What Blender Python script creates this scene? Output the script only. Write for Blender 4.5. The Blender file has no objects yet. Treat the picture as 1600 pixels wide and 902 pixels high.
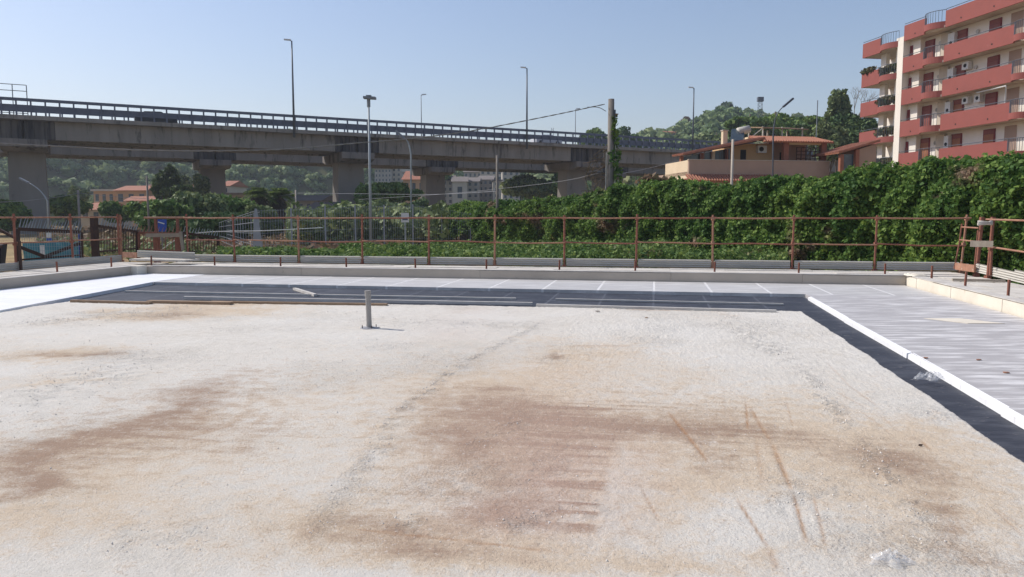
import bpy, math, random
import numpy as np
from mathutils import Vector, Matrix
random.seed(7); RNG = np.random.default_rng(7)
R = math.radians
sc = bpy.context.scene
# ------------------------------------------------------------------ camera
EYE = 1.65; PITCH = math.atan((451-337)/1200.0)
cd = bpy.data.cameras.new('camera'); cam = bpy.data.objects.new('camera', cd); sc.collection.objects.link(cam)
cam.location = (0, 0, EYE); cam.rotation_euler = (math.pi/2-PITCH, 0, 0)
cd.sensor_width = 36; cd.lens = 27; cd.clip_start = .05; cd.clip_end = 6000
sc.camera = cam
# ------------------------------------------------------------------ sky, sun, exposure
SUN_AZ = (-0.93, 0.36); SUN_EL = R(45)
w = bpy.data.worlds.new('World'); sc.world = w; w.use_nodes = True
nt = w.node_tree; bg = nt.nodes['Background']
sky = nt.nodes.new('ShaderNodeTexSky'); sky.sky_type = 'NISHITA'; sky.sun_disc = False
sky.sun_elevation = SUN_EL; sky.sun_rotation = math.atan2(SUN_AZ[0], SUN_AZ[1])
sky.air_density = 1.25; sky.dust_density = 1.1; sky.ozone_density = 3.5; sky.altitude = 50
tint = nt.nodes.new('ShaderNodeMix'); tint.data_type = 'RGBA'; tint.blend_type = 'MULTIPLY'; tint.inputs[0].default_value = 1; tint.inputs[7].default_value = (1.08, .968, .98, 1)
nt.links.new(sky.outputs[0], tint.inputs[6]); nt.links.new(tint.outputs[2], bg.inputs[0]); bg.inputs[1].default_value = 0.118
sl = bpy.data.lights.new('sun', 'SUN'); sun = bpy.data.objects.new('sun', sl); sc.collection.objects.link(sun)
sl.energy = 3.7; sl.angle = R(.55); sl.color = (1, .945, .865)
az = Vector((SUN_AZ[0], SUN_AZ[1], 0)).normalized()
SUNV = Vector((az.x*math.cos(SUN_EL), az.y*math.cos(SUN_EL), math.sin(SUN_EL)))
sun.rotation_euler = SUNV.to_track_quat('Z', 'Y').to_euler()
sc.view_settings.view_transform = 'Standard'; sc.view_settings.look = 'None'
sc.view_settings.exposure = 0.20; sc.view_settings.gamma = 1
# ------------------------------------------------------------------ coordinates
CP, SP = math.cos(PITCH), math.sin(PITCH)
def ray(u, v):
    yc = (451-v)/1200.0
    return Vector(((u-800)/1200.0, CP+SP*yc, -SP+CP*yc))
def P(u, v, Y):                     # world point seen at photo position (u, v), Y metres ahead
    r = ray(u, v); r = r*(Y/r.y); return Vector((r.x, r.y, r.z+EYE))
def G(u, v, z=0.0):                 # world point at height z
    r = ray(u, v); t = (z-EYE)/r.z; return Vector((r.x*t, r.y*t, z))
TH = R(10.5)                        # the roof's own axes
E1 = Vector((math.cos(TH), -math.sin(TH), 0)); E2 = Vector((math.sin(TH), math.cos(TH), 0))
def B(a, b, z=0.0): return E1*a + E2*b + Vector((0, 0, z))
def toB(p): return (p.dot(E1), p.dot(E2))
def on_b(u, b, v=400):              # point of line b=const in direction u
    r = ray(u, v); t = b/(r.x*E2.x+r.y*E2.y); return Vector((r.x*t, r.y*t, 0))
def on_a(u, a, v=400):
    r = ray(u, v); t = a/(r.x*E1.x+r.y*E1.y); return Vector((r.x*t, r.y*t, 0))
# ------------------------------------------------------------------ mesh helpers
COL = sc.collection
class MB:
    def __init__(s): s.v = []; s.f = []
    def add(s, vs, fs):
        o = len(s.v); s.v += [tuple(x) for x in vs]; s.f += [tuple(i+o for i in f) for f in fs]; return s
    def hexa(s, p):                 # p: 4 bottom, 4 top
        return s.add(p, [(3, 2, 1, 0), (4, 5, 6, 7), (0, 1, 5, 4), (1, 2, 6, 5), (2, 3, 7, 6), (3, 0, 4, 7)])
    def box(s, x0, x1, y0, y1, z0, z1):
        return s.hexa([(x0, y0, z0), (x1, y0, z0), (x1, y1, z0), (x0, y1, z0), (x0, y0, z1), (x1, y0, z1), (x1, y1, z1), (x0, y1, z1)])
    def bbox(s, a0, a1, b0, b1, z0, z1):   # in roof axes
        return s.hexa([B(a0, b0, z0), B(a1, b0, z0), B(a1, b1, z0), B(a0, b1, z0), B(a0, b0, z1), B(a1, b0, z1), B(a1, b1, z1), B(a0, b1, z1)])
    def beam(s, p, q, w, h, up=(0, 0, 1)):
        p, q = Vector(p), Vector(q); d = (q-p).normalized(); up = Vector(up)
        if abs(d.dot(up)) > .98: up = Vector((1, 0, 0))
        x = d.cross(up).normalized()*(w/2); z = x.cross(d).normalized()*(h/2)
        return s.hexa([p-x-z, p+x-z, q+x-z, q-x-z, p-x+z, p+x+z, q+x+z, q-x+z])
    def tube(s, pts, r, n=8, cap=True, r2=None):
        pts = [Vector(p) for p in pts]; rings = []; k = len(pts)
        for i, p in enumerate(pts):
            d = (pts[min(i+1, k-1)]-pts[max(i-1, 0)]).normalized()
            up = Vector((0, 0, 1)) if abs(d.z) < .95 else Vector((0, 1, 0))
            x = d.cross(up).normalized(); y = x.cross(d)
            rr = r if r2 is None else r+(r2-r)*i/(k-1)
            rings.append([p+x*rr*math.cos(2*math.pi*j/n)+y*rr*math.sin(2*math.pi*j/n) for j in range(n)])
        vs = [v for g in rings for v in g]
        fs = [(i*n+j, i*n+(j+1) % n, (i+1)*n+(j+1) % n, (i+1)*n+j) for i in range(k-1) for j in range(n)]
        if cap: fs += [tuple(range(n))[::-1], tuple((k-1)*n+j for j in range(n))]
        return s.add(vs, fs)
    def extrude(s, poly, d):        # closed polygon of 3d points extruded by vector d
        n = len(poly); poly = [Vector(p) for p in poly]; d = Vector(d)
        return s.add(poly+[p+d for p in poly], [tuple(range(n))[::-1], tuple(range(n, 2*n))]+[(i, (i+1) % n, n+(i+1) % n, n+i) for i in range(n)])
    def build(s, name, mat, parent=None, smooth=False, fix=True):
        me = bpy.data.meshes.new(name); me.from_pydata(s.v, [], s.f)
        if fix:
            import bmesh
            bm = bmesh.new(); bm.from_mesh(me); bmesh.ops.recalc_face_normals(bm, faces=bm.faces[:]); bm.to_mesh(me); bm.free()
        me.materials.append(mat)
        if smooth: me.polygons.foreach_set('use_smooth', [True]*len(me.polygons))
        o = bpy.data.objects.new(name, me); COL.objects.link(o)
        if parent: o.parent = parent
        return o
def tag(o, label=None, cat=None, group=None, kind=None):
    if label: o['label'] = label
    if cat: o['category'] = cat
    if group: o['group'] = group
    if kind: o['kind'] = kind
    return o
def thing(name, label, cat, loc=(0, 0, 0), rz=0, group=None):
    o = bpy.data.objects.new(name, None); COL.objects.link(o); o.location = loc; o.rotation_euler = (0, 0, rz)
    o.empty_display_size = .2
    return tag(o, label, cat, group)
def npmesh(name, v, quads, mat, parent=None, smooth=False, tris=None):
    me = bpy.data.meshes.new(name); v = np.asarray(v, np.float32); q = np.asarray(quads, np.int32)
    nq = len(q); nt_ = 0 if tris is None else len(tris)
    me.vertices.add(len(v)); me.vertices.foreach_set('co', v.ravel())
    loops = q.ravel() if tris is None else np.concatenate([q.ravel(), np.asarray(tris, np.int32).ravel()])
    me.loops.add(len(loops)); me.loops.foreach_set('vertex_index', loops)
    me.polygons.add(nq+nt_)
    st = np.arange(nq)*4
    if nt_: st = np.concatenate([st, nq*4+np.arange(nt_)*3])
    me.polygons.foreach_set('loop_start', st.astype(np.int32))
    if smooth: me.polygons.foreach_set('use_smooth', np.ones(nq+nt_, bool))
    me.update(calc_edges=True); me.validate()
    me.materials.append(mat)
    o = bpy.data.objects.new(name, me); COL.objects.link(o)
    if parent: o.parent = parent
    return o
# value noise in numpy
_T = RNG.random((64, 64, 16))
def vnoise(x, y, z=0.0):
    x = np.asarray(x, float); y = np.asarray(y, float); z = np.broadcast_to(np.asarray(z, float), x.shape)
    xi, yi, zi = np.floor(x).astype(int), np.floor(y).astype(int), np.floor(z).astype(int)
    fx, fy, fz = x-xi, y-yi, z-zi
    fx, fy, fz = fx*fx*(3-2*fx), fy*fy*(3-2*fy), fz*fz*(3-2*fz)
    r = 0
    for a in (0, 1):
        for b in (0, 1):
            for c in (0, 1):
                r = r+_T[(xi+a) % 64, (yi+b) % 64, (zi+c) % 16]*(fx if a else 1-fx)*(fy if b else 1-fy)*(fz if c else 1-fz)
    return r
def fbm(x, y, z=0.0, o=4):
    r = 0; a = .5; t = 0
    for i in range(o):
        k = 2**i; r = r+a*vnoise(np.asarray(x)*k+17*i, np.asarray(y)*k+5*i, np.asarray(z)*k); t += a; a *= .5
    return r/t
# ------------------------------------------------------------------ materials
def nmat(name):
    m = bpy.data.materials.new(name); m.use_nodes = True; t = m.node_tree
    return m, t, t.nodes['Principled BSDF']
def N(t, ty, **kw):
    n = t.nodes.new(ty)
    for k, v in kw.items():
        if k.startswith('i_'): n.inputs[k[2:].replace('_', ' ')].default_value = v
        else: setattr(n, k, v)
    return n
def mixc(t, fac, a, b, bt='MIX'):
    n = t.nodes.new('ShaderNodeMix'); n.data_type = 'RGBA'; n.blend_type = bt
    for k, x in ((0, fac), (6, a), (7, b)):
        if hasattr(x, 'links') or isinstance(x, bpy.types.NodeSocket): t.links.new(x, n.inputs[k])
        elif k: n.inputs[k].default_value = (*x, 1)
        else: n.inputs[k].default_value = x
    return n.outputs[2]
def math_(t, op, a, b=None, clamp=False):
    n = t.nodes.new('ShaderNodeMath'); n.operation = op; n.use_clamp = clamp
    for k, x in ((0, a), (1, b)):
        if x is None: continue
        if isinstance(x, bpy.types.NodeSocket): t.links.new(x, n.inputs[k])
        else: n.inputs[k].default_value = x
    return n.outputs[0]
def ramp(t, x, lo, hi):
    n = t.nodes.new('ShaderNodeMapRange'); n.inputs[1].default_value = lo; n.inputs[2].default_value = hi
    t.links.new(x, n.inputs[0]); return n.outputs[0]
def noise(t, scale, detail=4, rough=.55, vec=None, stretch=None, coord='Object'):
    n = N(t, 'ShaderNodeTexNoise'); n.inputs['Scale'].default_value = scale; n.inputs['Detail'].default_value = detail; n.inputs['Roughness'].default_value = rough
    if vec is None:
        tc = N(t, 'ShaderNodeTexCoord'); vec = tc.outputs[coord]
    if stretch:
        mp = N(t, 'ShaderNodeMapping'); t.links.new(vec, mp.inputs[0])
        mp.inputs['Scale'].default_value = stretch[:3]
        if len(stretch) > 3: mp.inputs['Rotation'].default_value = (0, 0, stretch[3])
        vec = mp.outputs[0]
    t.links.new(vec, n.inputs['Vector']); return n.outputs[0]
def surf(name, c1, c2=None, scale=3, rough=.8, bump=0, bscale=None, metal=0, stretch=None, spots=None, spec=.3):
    m, t, b = nmat(name); b.inputs['Roughness'].default_value = rough; b.inputs['Metallic'].default_value = metal
    b.inputs['Specular IOR Level'].default_value = spec
    if c2 is None: c2 = tuple(x*.8 for x in c1)
    f = ramp(t, noise(t, scale, 5, .6, stretch=stretch), .3, .7)
    c = mixc(t, f, c1, c2)
    if spots:
        f2 = ramp(t, noise(t, spots[1], 6, .7, stretch=stretch), spots[2], spots[2]+.12)
        c = mixc(t, f2, c, spots[0])
    t.links.new(c, b.inputs['Base Color'])
    if bump:
        bn = N(t, 'ShaderNodeBump'); bn.inputs['Strength'].default_value = .6; bn.inputs['Distance'].default_value = bump
        t.links.new(noise(t, bscale or scale*8, 5, .65), bn.inputs['Height']); t.links.new(bn.outputs[0], b.inputs['Normal'])
    return m
def leafmat(name, c1, c2, scale=.4, dry=None, dry_at=.62, transl=.3):
    m, t, b = nmat(name); b.inputs['Roughness'].default_value = .65; b.inputs['Specular IOR Level'].default_value = .25
    geo = N(t, 'ShaderNodeNewGeometry')
    f = ramp(t, noise(t, scale, 3, .6), .35, .65)
    c = mixc(t, f, c1, c2)
    if dry: c = mixc(t, ramp(t, noise(t, scale*.7, 4, .6, stretch=(1, 1, 1.4)), dry_at, dry_at+.07), c, dry)
    hsv = N(t, 'ShaderNodeHueSaturation'); t.links.new(c, hsv.inputs['Color'])
    t.links.new(math_(t, 'ADD', math_(t, 'MULTIPLY', geo.outputs['Random Per Island'], .9), .55), hsv.inputs['Value'])
    t.links.new(math_(t, 'ADD', math_(t, 'MULTIPLY', geo.outputs['Random Per Island'], -.05), .525), hsv.inputs['Hue'])
    t.links.new(hsv.outputs[0], b.inputs['Base Color'])
    tr = N(t, 'ShaderNodeBsdfTranslucent'); t.links.new(hsv.outputs[0], tr.inputs[0])
    mx = N(t, 'ShaderNodeMixShader'); mx.inputs[0].default_value = transl
    t.links.new(b.outputs[0], mx.inputs[1]); t.links.new(tr.outputs[0], mx.inputs[2])
    t.links.new(mx.outputs[0], t.nodes['Material Output'].inputs[0])
    return m
M = {}
M['concrete'] = surf('viaduct_concrete', (.29, .268, .24), (.20, .187, .17), .45, .9, .02, 3, spots=((.085, .08, .073), 1.0, .54), stretch=(1.3, 1, .22))
M['concrete_soot'] = surf('sooty_concrete', (.23, .21, .19), (.15, .14, .13), .5, .9, .01, 3, spots=((.055, .052, .05), .7, .52), stretch=(1.6, 1, .2))
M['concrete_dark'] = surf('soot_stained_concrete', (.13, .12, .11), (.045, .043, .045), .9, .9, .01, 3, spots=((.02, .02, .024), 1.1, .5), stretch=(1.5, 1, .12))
M['concrete_pier'] = surf('pier_concrete', (.29, .27, .24), (.205, .19, .17), .3, .9, .02, 3, stretch=(1, 1, .25), spots=((.10, .09, .08), 1.2, .62))
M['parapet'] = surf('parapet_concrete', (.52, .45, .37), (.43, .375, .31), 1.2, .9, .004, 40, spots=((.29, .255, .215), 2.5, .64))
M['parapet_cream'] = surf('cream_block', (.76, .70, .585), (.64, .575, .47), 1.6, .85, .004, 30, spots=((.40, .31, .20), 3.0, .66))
M['coping'] = surf('coping_concrete', (.62, .59, .54), (.45, .41, .36), 2.5, .9, .003, 40)
M['rust'] = surf('rusty_steel', (.32, .125, .08), (.20, .085, .06), 9, .75, .002, 60, spots=((.40, .30, .25), 14, .66))
M['rust_light'] = surf('weathered_rusty_tube', (.42, .215, .135), (.29, .145, .095), 7, .7, .002, 60, spots=((.42, .36, .30), 9, .58))
M['darkrust'] = surf('dark_rusty_iron', (.05, .03, .025), (.09, .05, .035), 7, .8)
M['galv'] = surf('galvanised_sheet', (.54, .51, .45), (.44, .42, .37), 2, .6, .0, spots=((.20, .20, .19), 6, .66), stretch=(1, 1, 6))
M['railblue'] = surf('bluish_galvanised_steel', (.125, .145, .20), (.09, .105, .145), .8, .5, metal=.2)
M['pole_grey'] = surf('grey_painted_pole', (.38, .42, .44), (.30, .34, .36), 2, .5)
M['pole_dark'] = surf('dark_grey_pole', (.10, .115, .14), (.08, .09, .11), 2, .5)
M['lamp'] = surf('lamp_head_grey', (.25, .27, .30), (.18, .2, .22), 4, .5)
M['plank'] = surf('weathered_plank', (.42, .36, .28), (.30, .25, .20), 3, .85, .003, 30, stretch=(1, 5, 1), spots=((.2, .17, .14), 5, .66))
M['deckplank'] = surf('pale_scaffold_board', (.66, .62, .55), (.50, .46, .40), 2.5, .85, .003, 20, spots=((.30, .27, .24), 3, .62))
M['batten'] = surf('dusty_grey_batten', (.62, .59, .54), (.48, .45, .41), 4, .8, .002, 30)
M['woodbatten'] = surf('brown_batten', (.36, .25, .16), (.22, .15, .10), 4, .8, .002, 30)
M['pvc'] = surf('grey_pipe', (.36, .34, .31), (.30, .28, .26), 6, .6, spots=((.40, .27, .20), 12, .68))
M['flange'] = surf('metal_flange', (.42, .42, .43), (.30, .30, .31), 12, .45)
M['redpaint'] = surf('red_render', (.30, .088, .072), (.26, .08, .066), .7, .8, spots=((.36, .15, .12), .8, .66))
M['cream'] = surf('cream_render', (.84, .79, .70), (.76, .70, .60), .6, .85, spots=((.58, .50, .40), 1.1, .7))
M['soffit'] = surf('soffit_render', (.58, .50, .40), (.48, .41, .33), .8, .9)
M['shutter'] = surf('red_brown_shutter', (.27, .085, .065), (.22, .075, .06), 1.5, .6)
M['shutter_wood'] = surf('orange_brown_shutter', (.36, .15, .07), (.28, .11, .055), 1.5, .6)
M['frame_red'] = surf('dark_red_frame', (.22, .03, .03), (.17, .028, .03), 2, .5)
M['white'] = surf('white_plastic', (.72, .72, .70), (.62, .62, .60), 3, .5)
M['villa_wall'] = surf('villa_beige_and_shade_render', (.44, .31, .235), (.38, .27, .205), .7, .85)
M['villa_ochre'] = surf('villa_ochre_render', (.60, .40, .21), (.52, .34, .17), .8, .85)
M['villa_cream_and_lit'] = surf('villa_cream_and_sunlit_render', (.74, .60, .42), (.66, .53, .36), .8, .85)
M['tile'] = surf('terracotta_tiles', (.40, .17, .10), (.28, .12, .08), 3, .8, .03, 9, spots=((.20, .14, .11), 5, .62))
M['brick'] = surf('brick_column', (.36, .15, .09), (.27, .11, .07), 5, .8)
M['glass'] = surf('window_glass', (.09, .12, .14), (.05, .07, .085), 2, .15, spec=.6)
M['darkopening'] = surf('dark_interior', (.03, .025, .022), (.02, .018, .016), 2, .8)
M['greywall'] = surf('grey_render', (.42, .38, .34), (.34, .31, .28), .3, .9, spots=((.26, .23, .21), .5, .62))
M['palewall'] = surf('pale_render', (.56, .50, .42), (.47, .42, .35), .3, .9)
M['orangewall'] = surf('orange_render', (.55, .36, .22), (.47, .30, .18), .3, .9)
M['roofgrey'] = surf('grey_roof', (.22, .19, .17), (.17, .15, .14), .4, .9)
M['bark'] = surf('bark', (.13, .10, .075), (.08, .06, .05), 3, .9, .01, 12)
M['palebark'] = surf('pale_dead_bark', (.34, .30, .26), (.24, .21, .18), 3, .9, .01, 12)
M['blue'] = surf('blue_sign_face', (.03, .09, .42), (.025, .07, .34), 2, .4)
M['bluemesh'] = surf('blue_green_tarpaulin', (.08, .30, .34), (.06, .18, .24), 1.2, .7, spots=((.16, .42, .46), 3, .55))
M['dark'] = surf('black_panel', (.015, .015, .02), (.02, .02, .025), 2, .7)
M['cable'] = surf('pale_cable', (.30, .28, .26), (.22, .21, .20), 3, .7)
M['pole_concrete'] = surf('grey_brown_pole', (.24, .215, .185), (.17, .15, .13), 2, .9, spots=((.11, .10, .09), 3, .62))
M['thincable'] = surf('thin_pale_wire', (.30, .30, .31), (.25, .25, .26), 3, .6)
M['stone'] = surf('rubble_stone', (.24, .20, .17), (.14, .12, .10), 2.2, .9, .03, 5)
M['carwhite'] = surf('white_car_paint', (.75, .76, .78), (.7, .71, .73), 2, .25, spec=.5)
M['cardark'] = surf('dark_car_paint', (.03, .035, .045), (.025, .03, .04), 2, .25, spec=.5)
M['rubber'] = surf('tyre_rubber', (.02, .02, .02), (.03, .03, .03), 2, .8)
M['asphalt'] = surf('asphalt', (.06, .06, .06), (.05, .05, .05), 2, .9)
M['fence'] = surf('galvanised_grating', (.34, .36, .39), (.26, .28, .31), 2, .5)
# leaves
M['hedge'] = leafmat('hedge_leaves', (.08, .165, .035), (.165, .265, .055), .55, dry=(.30, .22, .14), dry_at=.585, transl=.35)
M['cover'] = leafmat('ground_cover_leaves', (.09, .17, .04), (.18, .26, .075), .8, dry=(.26, .20, .12), dry_at=.63)
M['pine'] = leafmat('pine_needles', (.085, .155, .035), (.17, .25, .06), .3, transl=.15)
M['olive'] = leafmat('grey_green_leaves', (.13, .18, .075), (.21, .26, .11), .3, transl=.2)
M['darkleaf'] = leafmat('dark_green_leaves', (.06, .11, .038), (.11, .17, .055), .3, transl=.15)
M['midleaf'] = leafmat('mid_green_leaves', (.10, .18, .045), (.17, .26, .07), .35, transl=.25)
M['hillleaf'] = leafmat('hillside_leaves', (.12, .20, .075), (.27, .32, .14), .02, dry=(.38, .33, .19), dry_at=.57, transl=.25)
M['palm'] = leafmat('palm_fronds', (.10, .16, .045), (.16, .22, .06), .8)
M['drypalm'] = leafmat('dry_fronds', (.13, .10, .065), (.07, .055, .04), .8)
M['dryleaf'] = leafmat('dry_stems', (.24, .18, .11), (.17, .12, .07), .8)
M['flower'] = leafmat('balcony_plants', (.05, .10, .03), (.14, .10, .05), 1.5)
# ------------------------------------------------------------------ ground, hills
def smooth(x): x = np.clip(x, 0, 1); return x*x*(3-2*x)
CU = np.array([-2500, -600, 0, 300, 480, 560, 640, 800, 900, 985, 1020, 1050, 1075, 1100, 1130, 1150, 1175, 1210, 1300, 1500, 2200, 3500])
CV = np.array([250, 215, 206, 209, 216, 226, 252, 250, 232, 224, 217, 206, 196, 186, 169, 172, 180, 186, 196, 220, 260, 280])
def terrain(x, y):
    x = np.asarray(x, float); y = np.asarray(y, float)
    yy = np.maximum(y, 1.0); u = np.clip(x/yy*1200+800, -2500, 3500)
    tan = (337-np.interp(u, CU, CV))/1200
    r = y
    R0, R1 = 135., 340.
    h = tan*R1*smooth((r-R0)/(R1-R0))**.9
    fold = (fbm(x*.012+3, y*.012, 0, 4)-.5)
    mask = smooth((r-R0)/90)*smooth((R1+60-r)/100)
    h = h+fold*75*mask*np.clip(tan/.09, 0, 1)*np.where(u > 980, .35, 1)-8*mask*np.where(u > 980, 0, 1)
    h = np.where((r > R0) & (r < R1+60), np.minimum(h, np.maximum(tan*r-3.5, h*0)), h)
    h = np.where(r > R1, h+(r-R1)*-.05, h)
    h = h+.25*(fbm(x*.08, y*.08, 2, 3)-.5)*smooth((r-45)/30)
    return np.where(y < 40, -.3, -.3+h)
def grid_mesh(name, xs, ys, zf, mat):
    X, Y = np.meshgrid(xs, ys); Z = zf(X, Y)
    nx, ny = len(xs), len(ys); v = np.stack([X, Y, Z], -1).reshape(-1, 3)
    i = (np.arange(ny-1)[:, None]*nx+np.arange(nx-1)[None, :]).ravel()
    return npmesh(name, v, np.stack([i, i+1, i+1+nx, i+nx], -1), mat, smooth=True)
m, t, b = nmat('ground_earth'); b.inputs['Roughness'].default_value = .95; b.inputs['Specular IOR Level'].default_value = .1
c = mixc(t, ramp(t, noise(t, .05, 5, .6), .45, .68), (.42, .31, .16), (.13, .135, .055))
c = mixc(t, ramp(t, noise(t, .6, 5, .7), .45, .7), c, (.24, .15, .10))
c = mixc(t, ramp(t, noise(t, 6, 3, .7), .5, .75), c, (.40, .31, .18))
sx_ = N(t, 'ShaderNodeSeparateXYZ'); tc_ = N(t, 'ShaderNodeTexCoord'); t.links.new(tc_.outputs['Object'], sx_.inputs[0])
c = mixc(t, math_(t, 'MULTIPLY', ramp(t, sx_.outputs[1], 120, 170), .85), c, (.085, .10, .04))
t.links.new(c, b.inputs['Base Color'])
bn = N(t, 'ShaderNodeBump'); bn.inputs['Distance'].default_value = .15; t.links.new(noise(t, 4, 5, .7), bn.inputs['Height']); t.links.new(bn.outputs[0], b.inputs['Normal'])
M['earth'] = m
xs = np.concatenate([np.linspace(-2500, -620, 12), np.linspace(-600, 600, 170), np.linspace(620, 2500, 12)])
ys = np.concatenate([np.linspace(-600, 30, 8), np.linspace(40, 130, 30), np.linspace(134, 520, 110), np.linspace(540, 3000, 14)])
tag(grid_mesh('ground', xs, ys, terrain, M['earth']), 'dry earth ground rising into wooded hills', 'ground', kind='structure')
def gz(x, y): return float(terrain(np.array([x]), np.array([y]))[0])
# ------------------------------------------------------------------ foliage
def leaf_quads(C, Nn, size, aspect=1.6, bias=.5, rng=RNG):
    n = len(C); d = rng.normal(size=(n, 3)); d /= np.linalg.norm(d, axis=1)[:, None]
    nn = d+Nn*bias; nn /= np.linalg.norm(nn, axis=1)[:, None]+1e-9
    a = rng.normal(size=(n, 3)); a[:, 2] -= .3; x = np.cross(nn, a); x /= np.linalg.norm(x, axis=1)[:, None]+1e-9
    y = np.cross(nn, x); s = (size*(.45+1.1*rng.random(n)))[:, None]/2
    v = np.stack([C-y*s*aspect, C+x*s+nn*s*.25, C+y*s*aspect, C-x*s+nn*s*.25], 1).reshape(-1, 3)
    return v, np.arange(n*4).reshape(n, 4)
def ico(sub):
    import bmesh
    bm = bmesh.new(); bmesh.ops.create_icosphere(bm, subdivisions=sub, radius=1)
    v = np.array([x.co[:] for x in bm.verts]); f = np.array([[y.index for y in x.verts] for x in bm.faces]); bm.free(); return v, f
ICO1, ICO2 = ico(1), ico(2)
def crown(name, lumps, n, size, mat, parent=None, aspect=1.5, core=.72, shell=.35, tag_=None):
    """lumps: [(centre, (rx,ry,rz))]; leaves spread through each lump's shell over a leafy core"""
    area = np.array([l[1][0]*l[1][2]+l[1][0]*l[1][1] for l in lumps]); cnt = (n*area/area.sum()).astype(int)+4
    Cs, Ns = [], []; cv, cf = ICO2; V = []; T = []; off = 0
    for (c, r), k in zip(lumps, cnt):
        c = np.array(c); r = np.array(r)
        d = RNG.normal(size=(k, 3)); d /= np.linalg.norm(d, axis=1)[:, None]
        bumpy = .75+.5*fbm(d[:, 0]*2.2+c[0], d[:, 1]*2.2+c[1], d[:, 2]*2.2+8, 3)
        rad = bumpy*(1-shell*RNG.random(k)**1.5)
        Cs.append(c+d*r*rad[:, None]); Ns.append(d)
        b2 = (.75+.5*fbm(cv[:, 0]*2.2+c[0], cv[:, 1]*2.2+c[1], cv[:, 2]*2.2+8, 3))*core*(.85+.3*RNG.random(len(cv)))
        V.append(c+cv*r*b2[:, None]); T.append(cf+off); off += len(cv)
    lv, lq = leaf_quads(np.concatenate(Cs), np.concatenate(Ns), size, aspect)
    return npmesh(name, np.concatenate([lv]+V), lq, mat, parent, tris=np.concatenate(T)+len(lv))
def lumpy(c, w, h, k, rnd=.5, flat=1.0):
    """k lumps filling an ellipsoid of half width w and half height h"""
    L = [(np.array(c), (w*.62, w*.62, h*.7))]
    for i in range(k):
        a = RNG.random()*6.28; e = RNG.uniform(-.6, 1)
        d = np.array([math.cos(a)*math.sqrt(1-e*e*.8), math.sin(a)*math.sqrt(1-e*e*.8), e])
        q = RNG.uniform(.30, .48)
        L.append((np.array(c)+d*np.array([w, w, h])*RNG.uniform(.55, .78), (w*q, w*q, max(h*q, w*q*.55)*flat)))
    return L
def tree(name, label, u, vt, vb, wpx, Y, mat, kind='tree', k=9, n=1800, size=.4, group=None, trunk=True, flat=1.0, cat=None):
    top = P(u, vt, Y); z1 = top.z; x = top.x; g = gz(x, Y)
    zb = max(P(u, vb, Y).z, g); w_ = wpx/1200*Y/2; h = (z1-zb)/2
    r = thing(name, label, cat or kind, (x, Y, g), group=group)
    c = np.array([0, 0, (z1+zb)/2-g])
    L = lumpy(c, w_, h, k, flat=flat)
    crown('crown' if trunk else 'foliage', L, n, size, M[mat], r)
    if trunk:
        t_ = MB(); zt = c[2]; rr = max(.12, w_*.07)
        t_.tube([(0, 0, -.3), (.1, .05, zt*.45), (-.05, .1, zt*.9), (0, 0, zt*1.15)], rr, 8, r2=rr*.45)
        for i in range(5):
            a = i*1.3+u; l = L[(i % (len(L)-1))+1][0]
            t_.tube([(0, .05, zt*(.55+.08*i)), (l[0]*.5, l[1]*.5, (l[2]+zt*.7)/2), tuple(l)], rr*.5, 6, r2=rr*.15)
        t_.build('trunk', M['bark'], r, smooth=True)
    return r
# hillside woods (nobody could count them): templates of clumped leaves repeated
def hill_woods():
    tmpl = []
    for k in range(7):
        L = lumpy((0, 0, .55), 1, .8, 6); Cs = []; Ns = []
        for c, r in L:
            d = RNG.normal(size=(22, 3)); d /= np.linalg.norm(d, axis=1)[:, None]; d[:, 2] = np.abs(d[:, 2])*.9-.2
            Cs.append(np.array(c)+d*np.array(r)*RNG.uniform(.75, 1.1, (22, 1))); Ns.append(d)
        v, q = leaf_quads(np.concatenate(Cs), np.concatenate(Ns), .24, 1.3, .8)
        V = [v]; T = []; off = len(v)
        for c, r in L:
            V.append(np.array(c)+ICO1[0]*np.array(r)*RNG.uniform(.7, 1, (len(ICO1[0]), 1))); T.append(ICO1[1]+off); off += len(ICO1[0])
        tmpl.append((np.concatenate(V), q, np.concatenate(T)))
    V, Q, T = [], [], []; off = 0
    def place(x, y, s):
        nonlocal off
        v, q, t_ = tmpl[random.randrange(7)]; a = random.random()*6.28; ca, sa = math.cos(a), math.sin(a)
        z = gz(x, y)-s*.25
        vv = np.stack([(v[:, 0]*ca-v[:, 1]*sa)*s+x, (v[:, 0]*sa+v[:, 1]*ca)*s+y, v[:, 2]*s*random.uniform(.8, 1.15)+z], -1)
        V.append(vv); Q.append(q+off); T.append(t_+off); off += len(v)
    for (u0, u1, r0, r1, n) in ((-140, 600, 150, 345, 2300), (600, 990, 230, 345, 700), (990, 1420, 180, 345, 1500)):
        for i in range(n):
            u = random.uniform(u0, u1); y = math.sqrt(random.uniform(r0**2, r1**2)); x = (u-800)/1200*y
            dens = float(fbm(np.array([x*.03]), np.array([y*.03]), 5, 3)[0])
            if dens < .40 and random.random() < .45: continue
            place(x, y, random.uniform(2.2, 6.2)*(.65+.7*dens))
    return npmesh('hillside_woods', np.concatenate(V), np.concatenate(Q), M['hillleaf'], tris=np.concatenate(T))
tag(hill_woods(), 'dense scrub and woods covering the far hillsides', 'woods', kind='stuff')
# ------------------------------------------------------------------ the roof
ROOF = thing
o = MB().bbox(-14.0, 5.9, -9, 19.0, -1.2, -.012).build('roof_slab', M['parapet']); tag(o, 'concrete roof slab under the waterproofing', 'roof', kind='structure')
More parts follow.
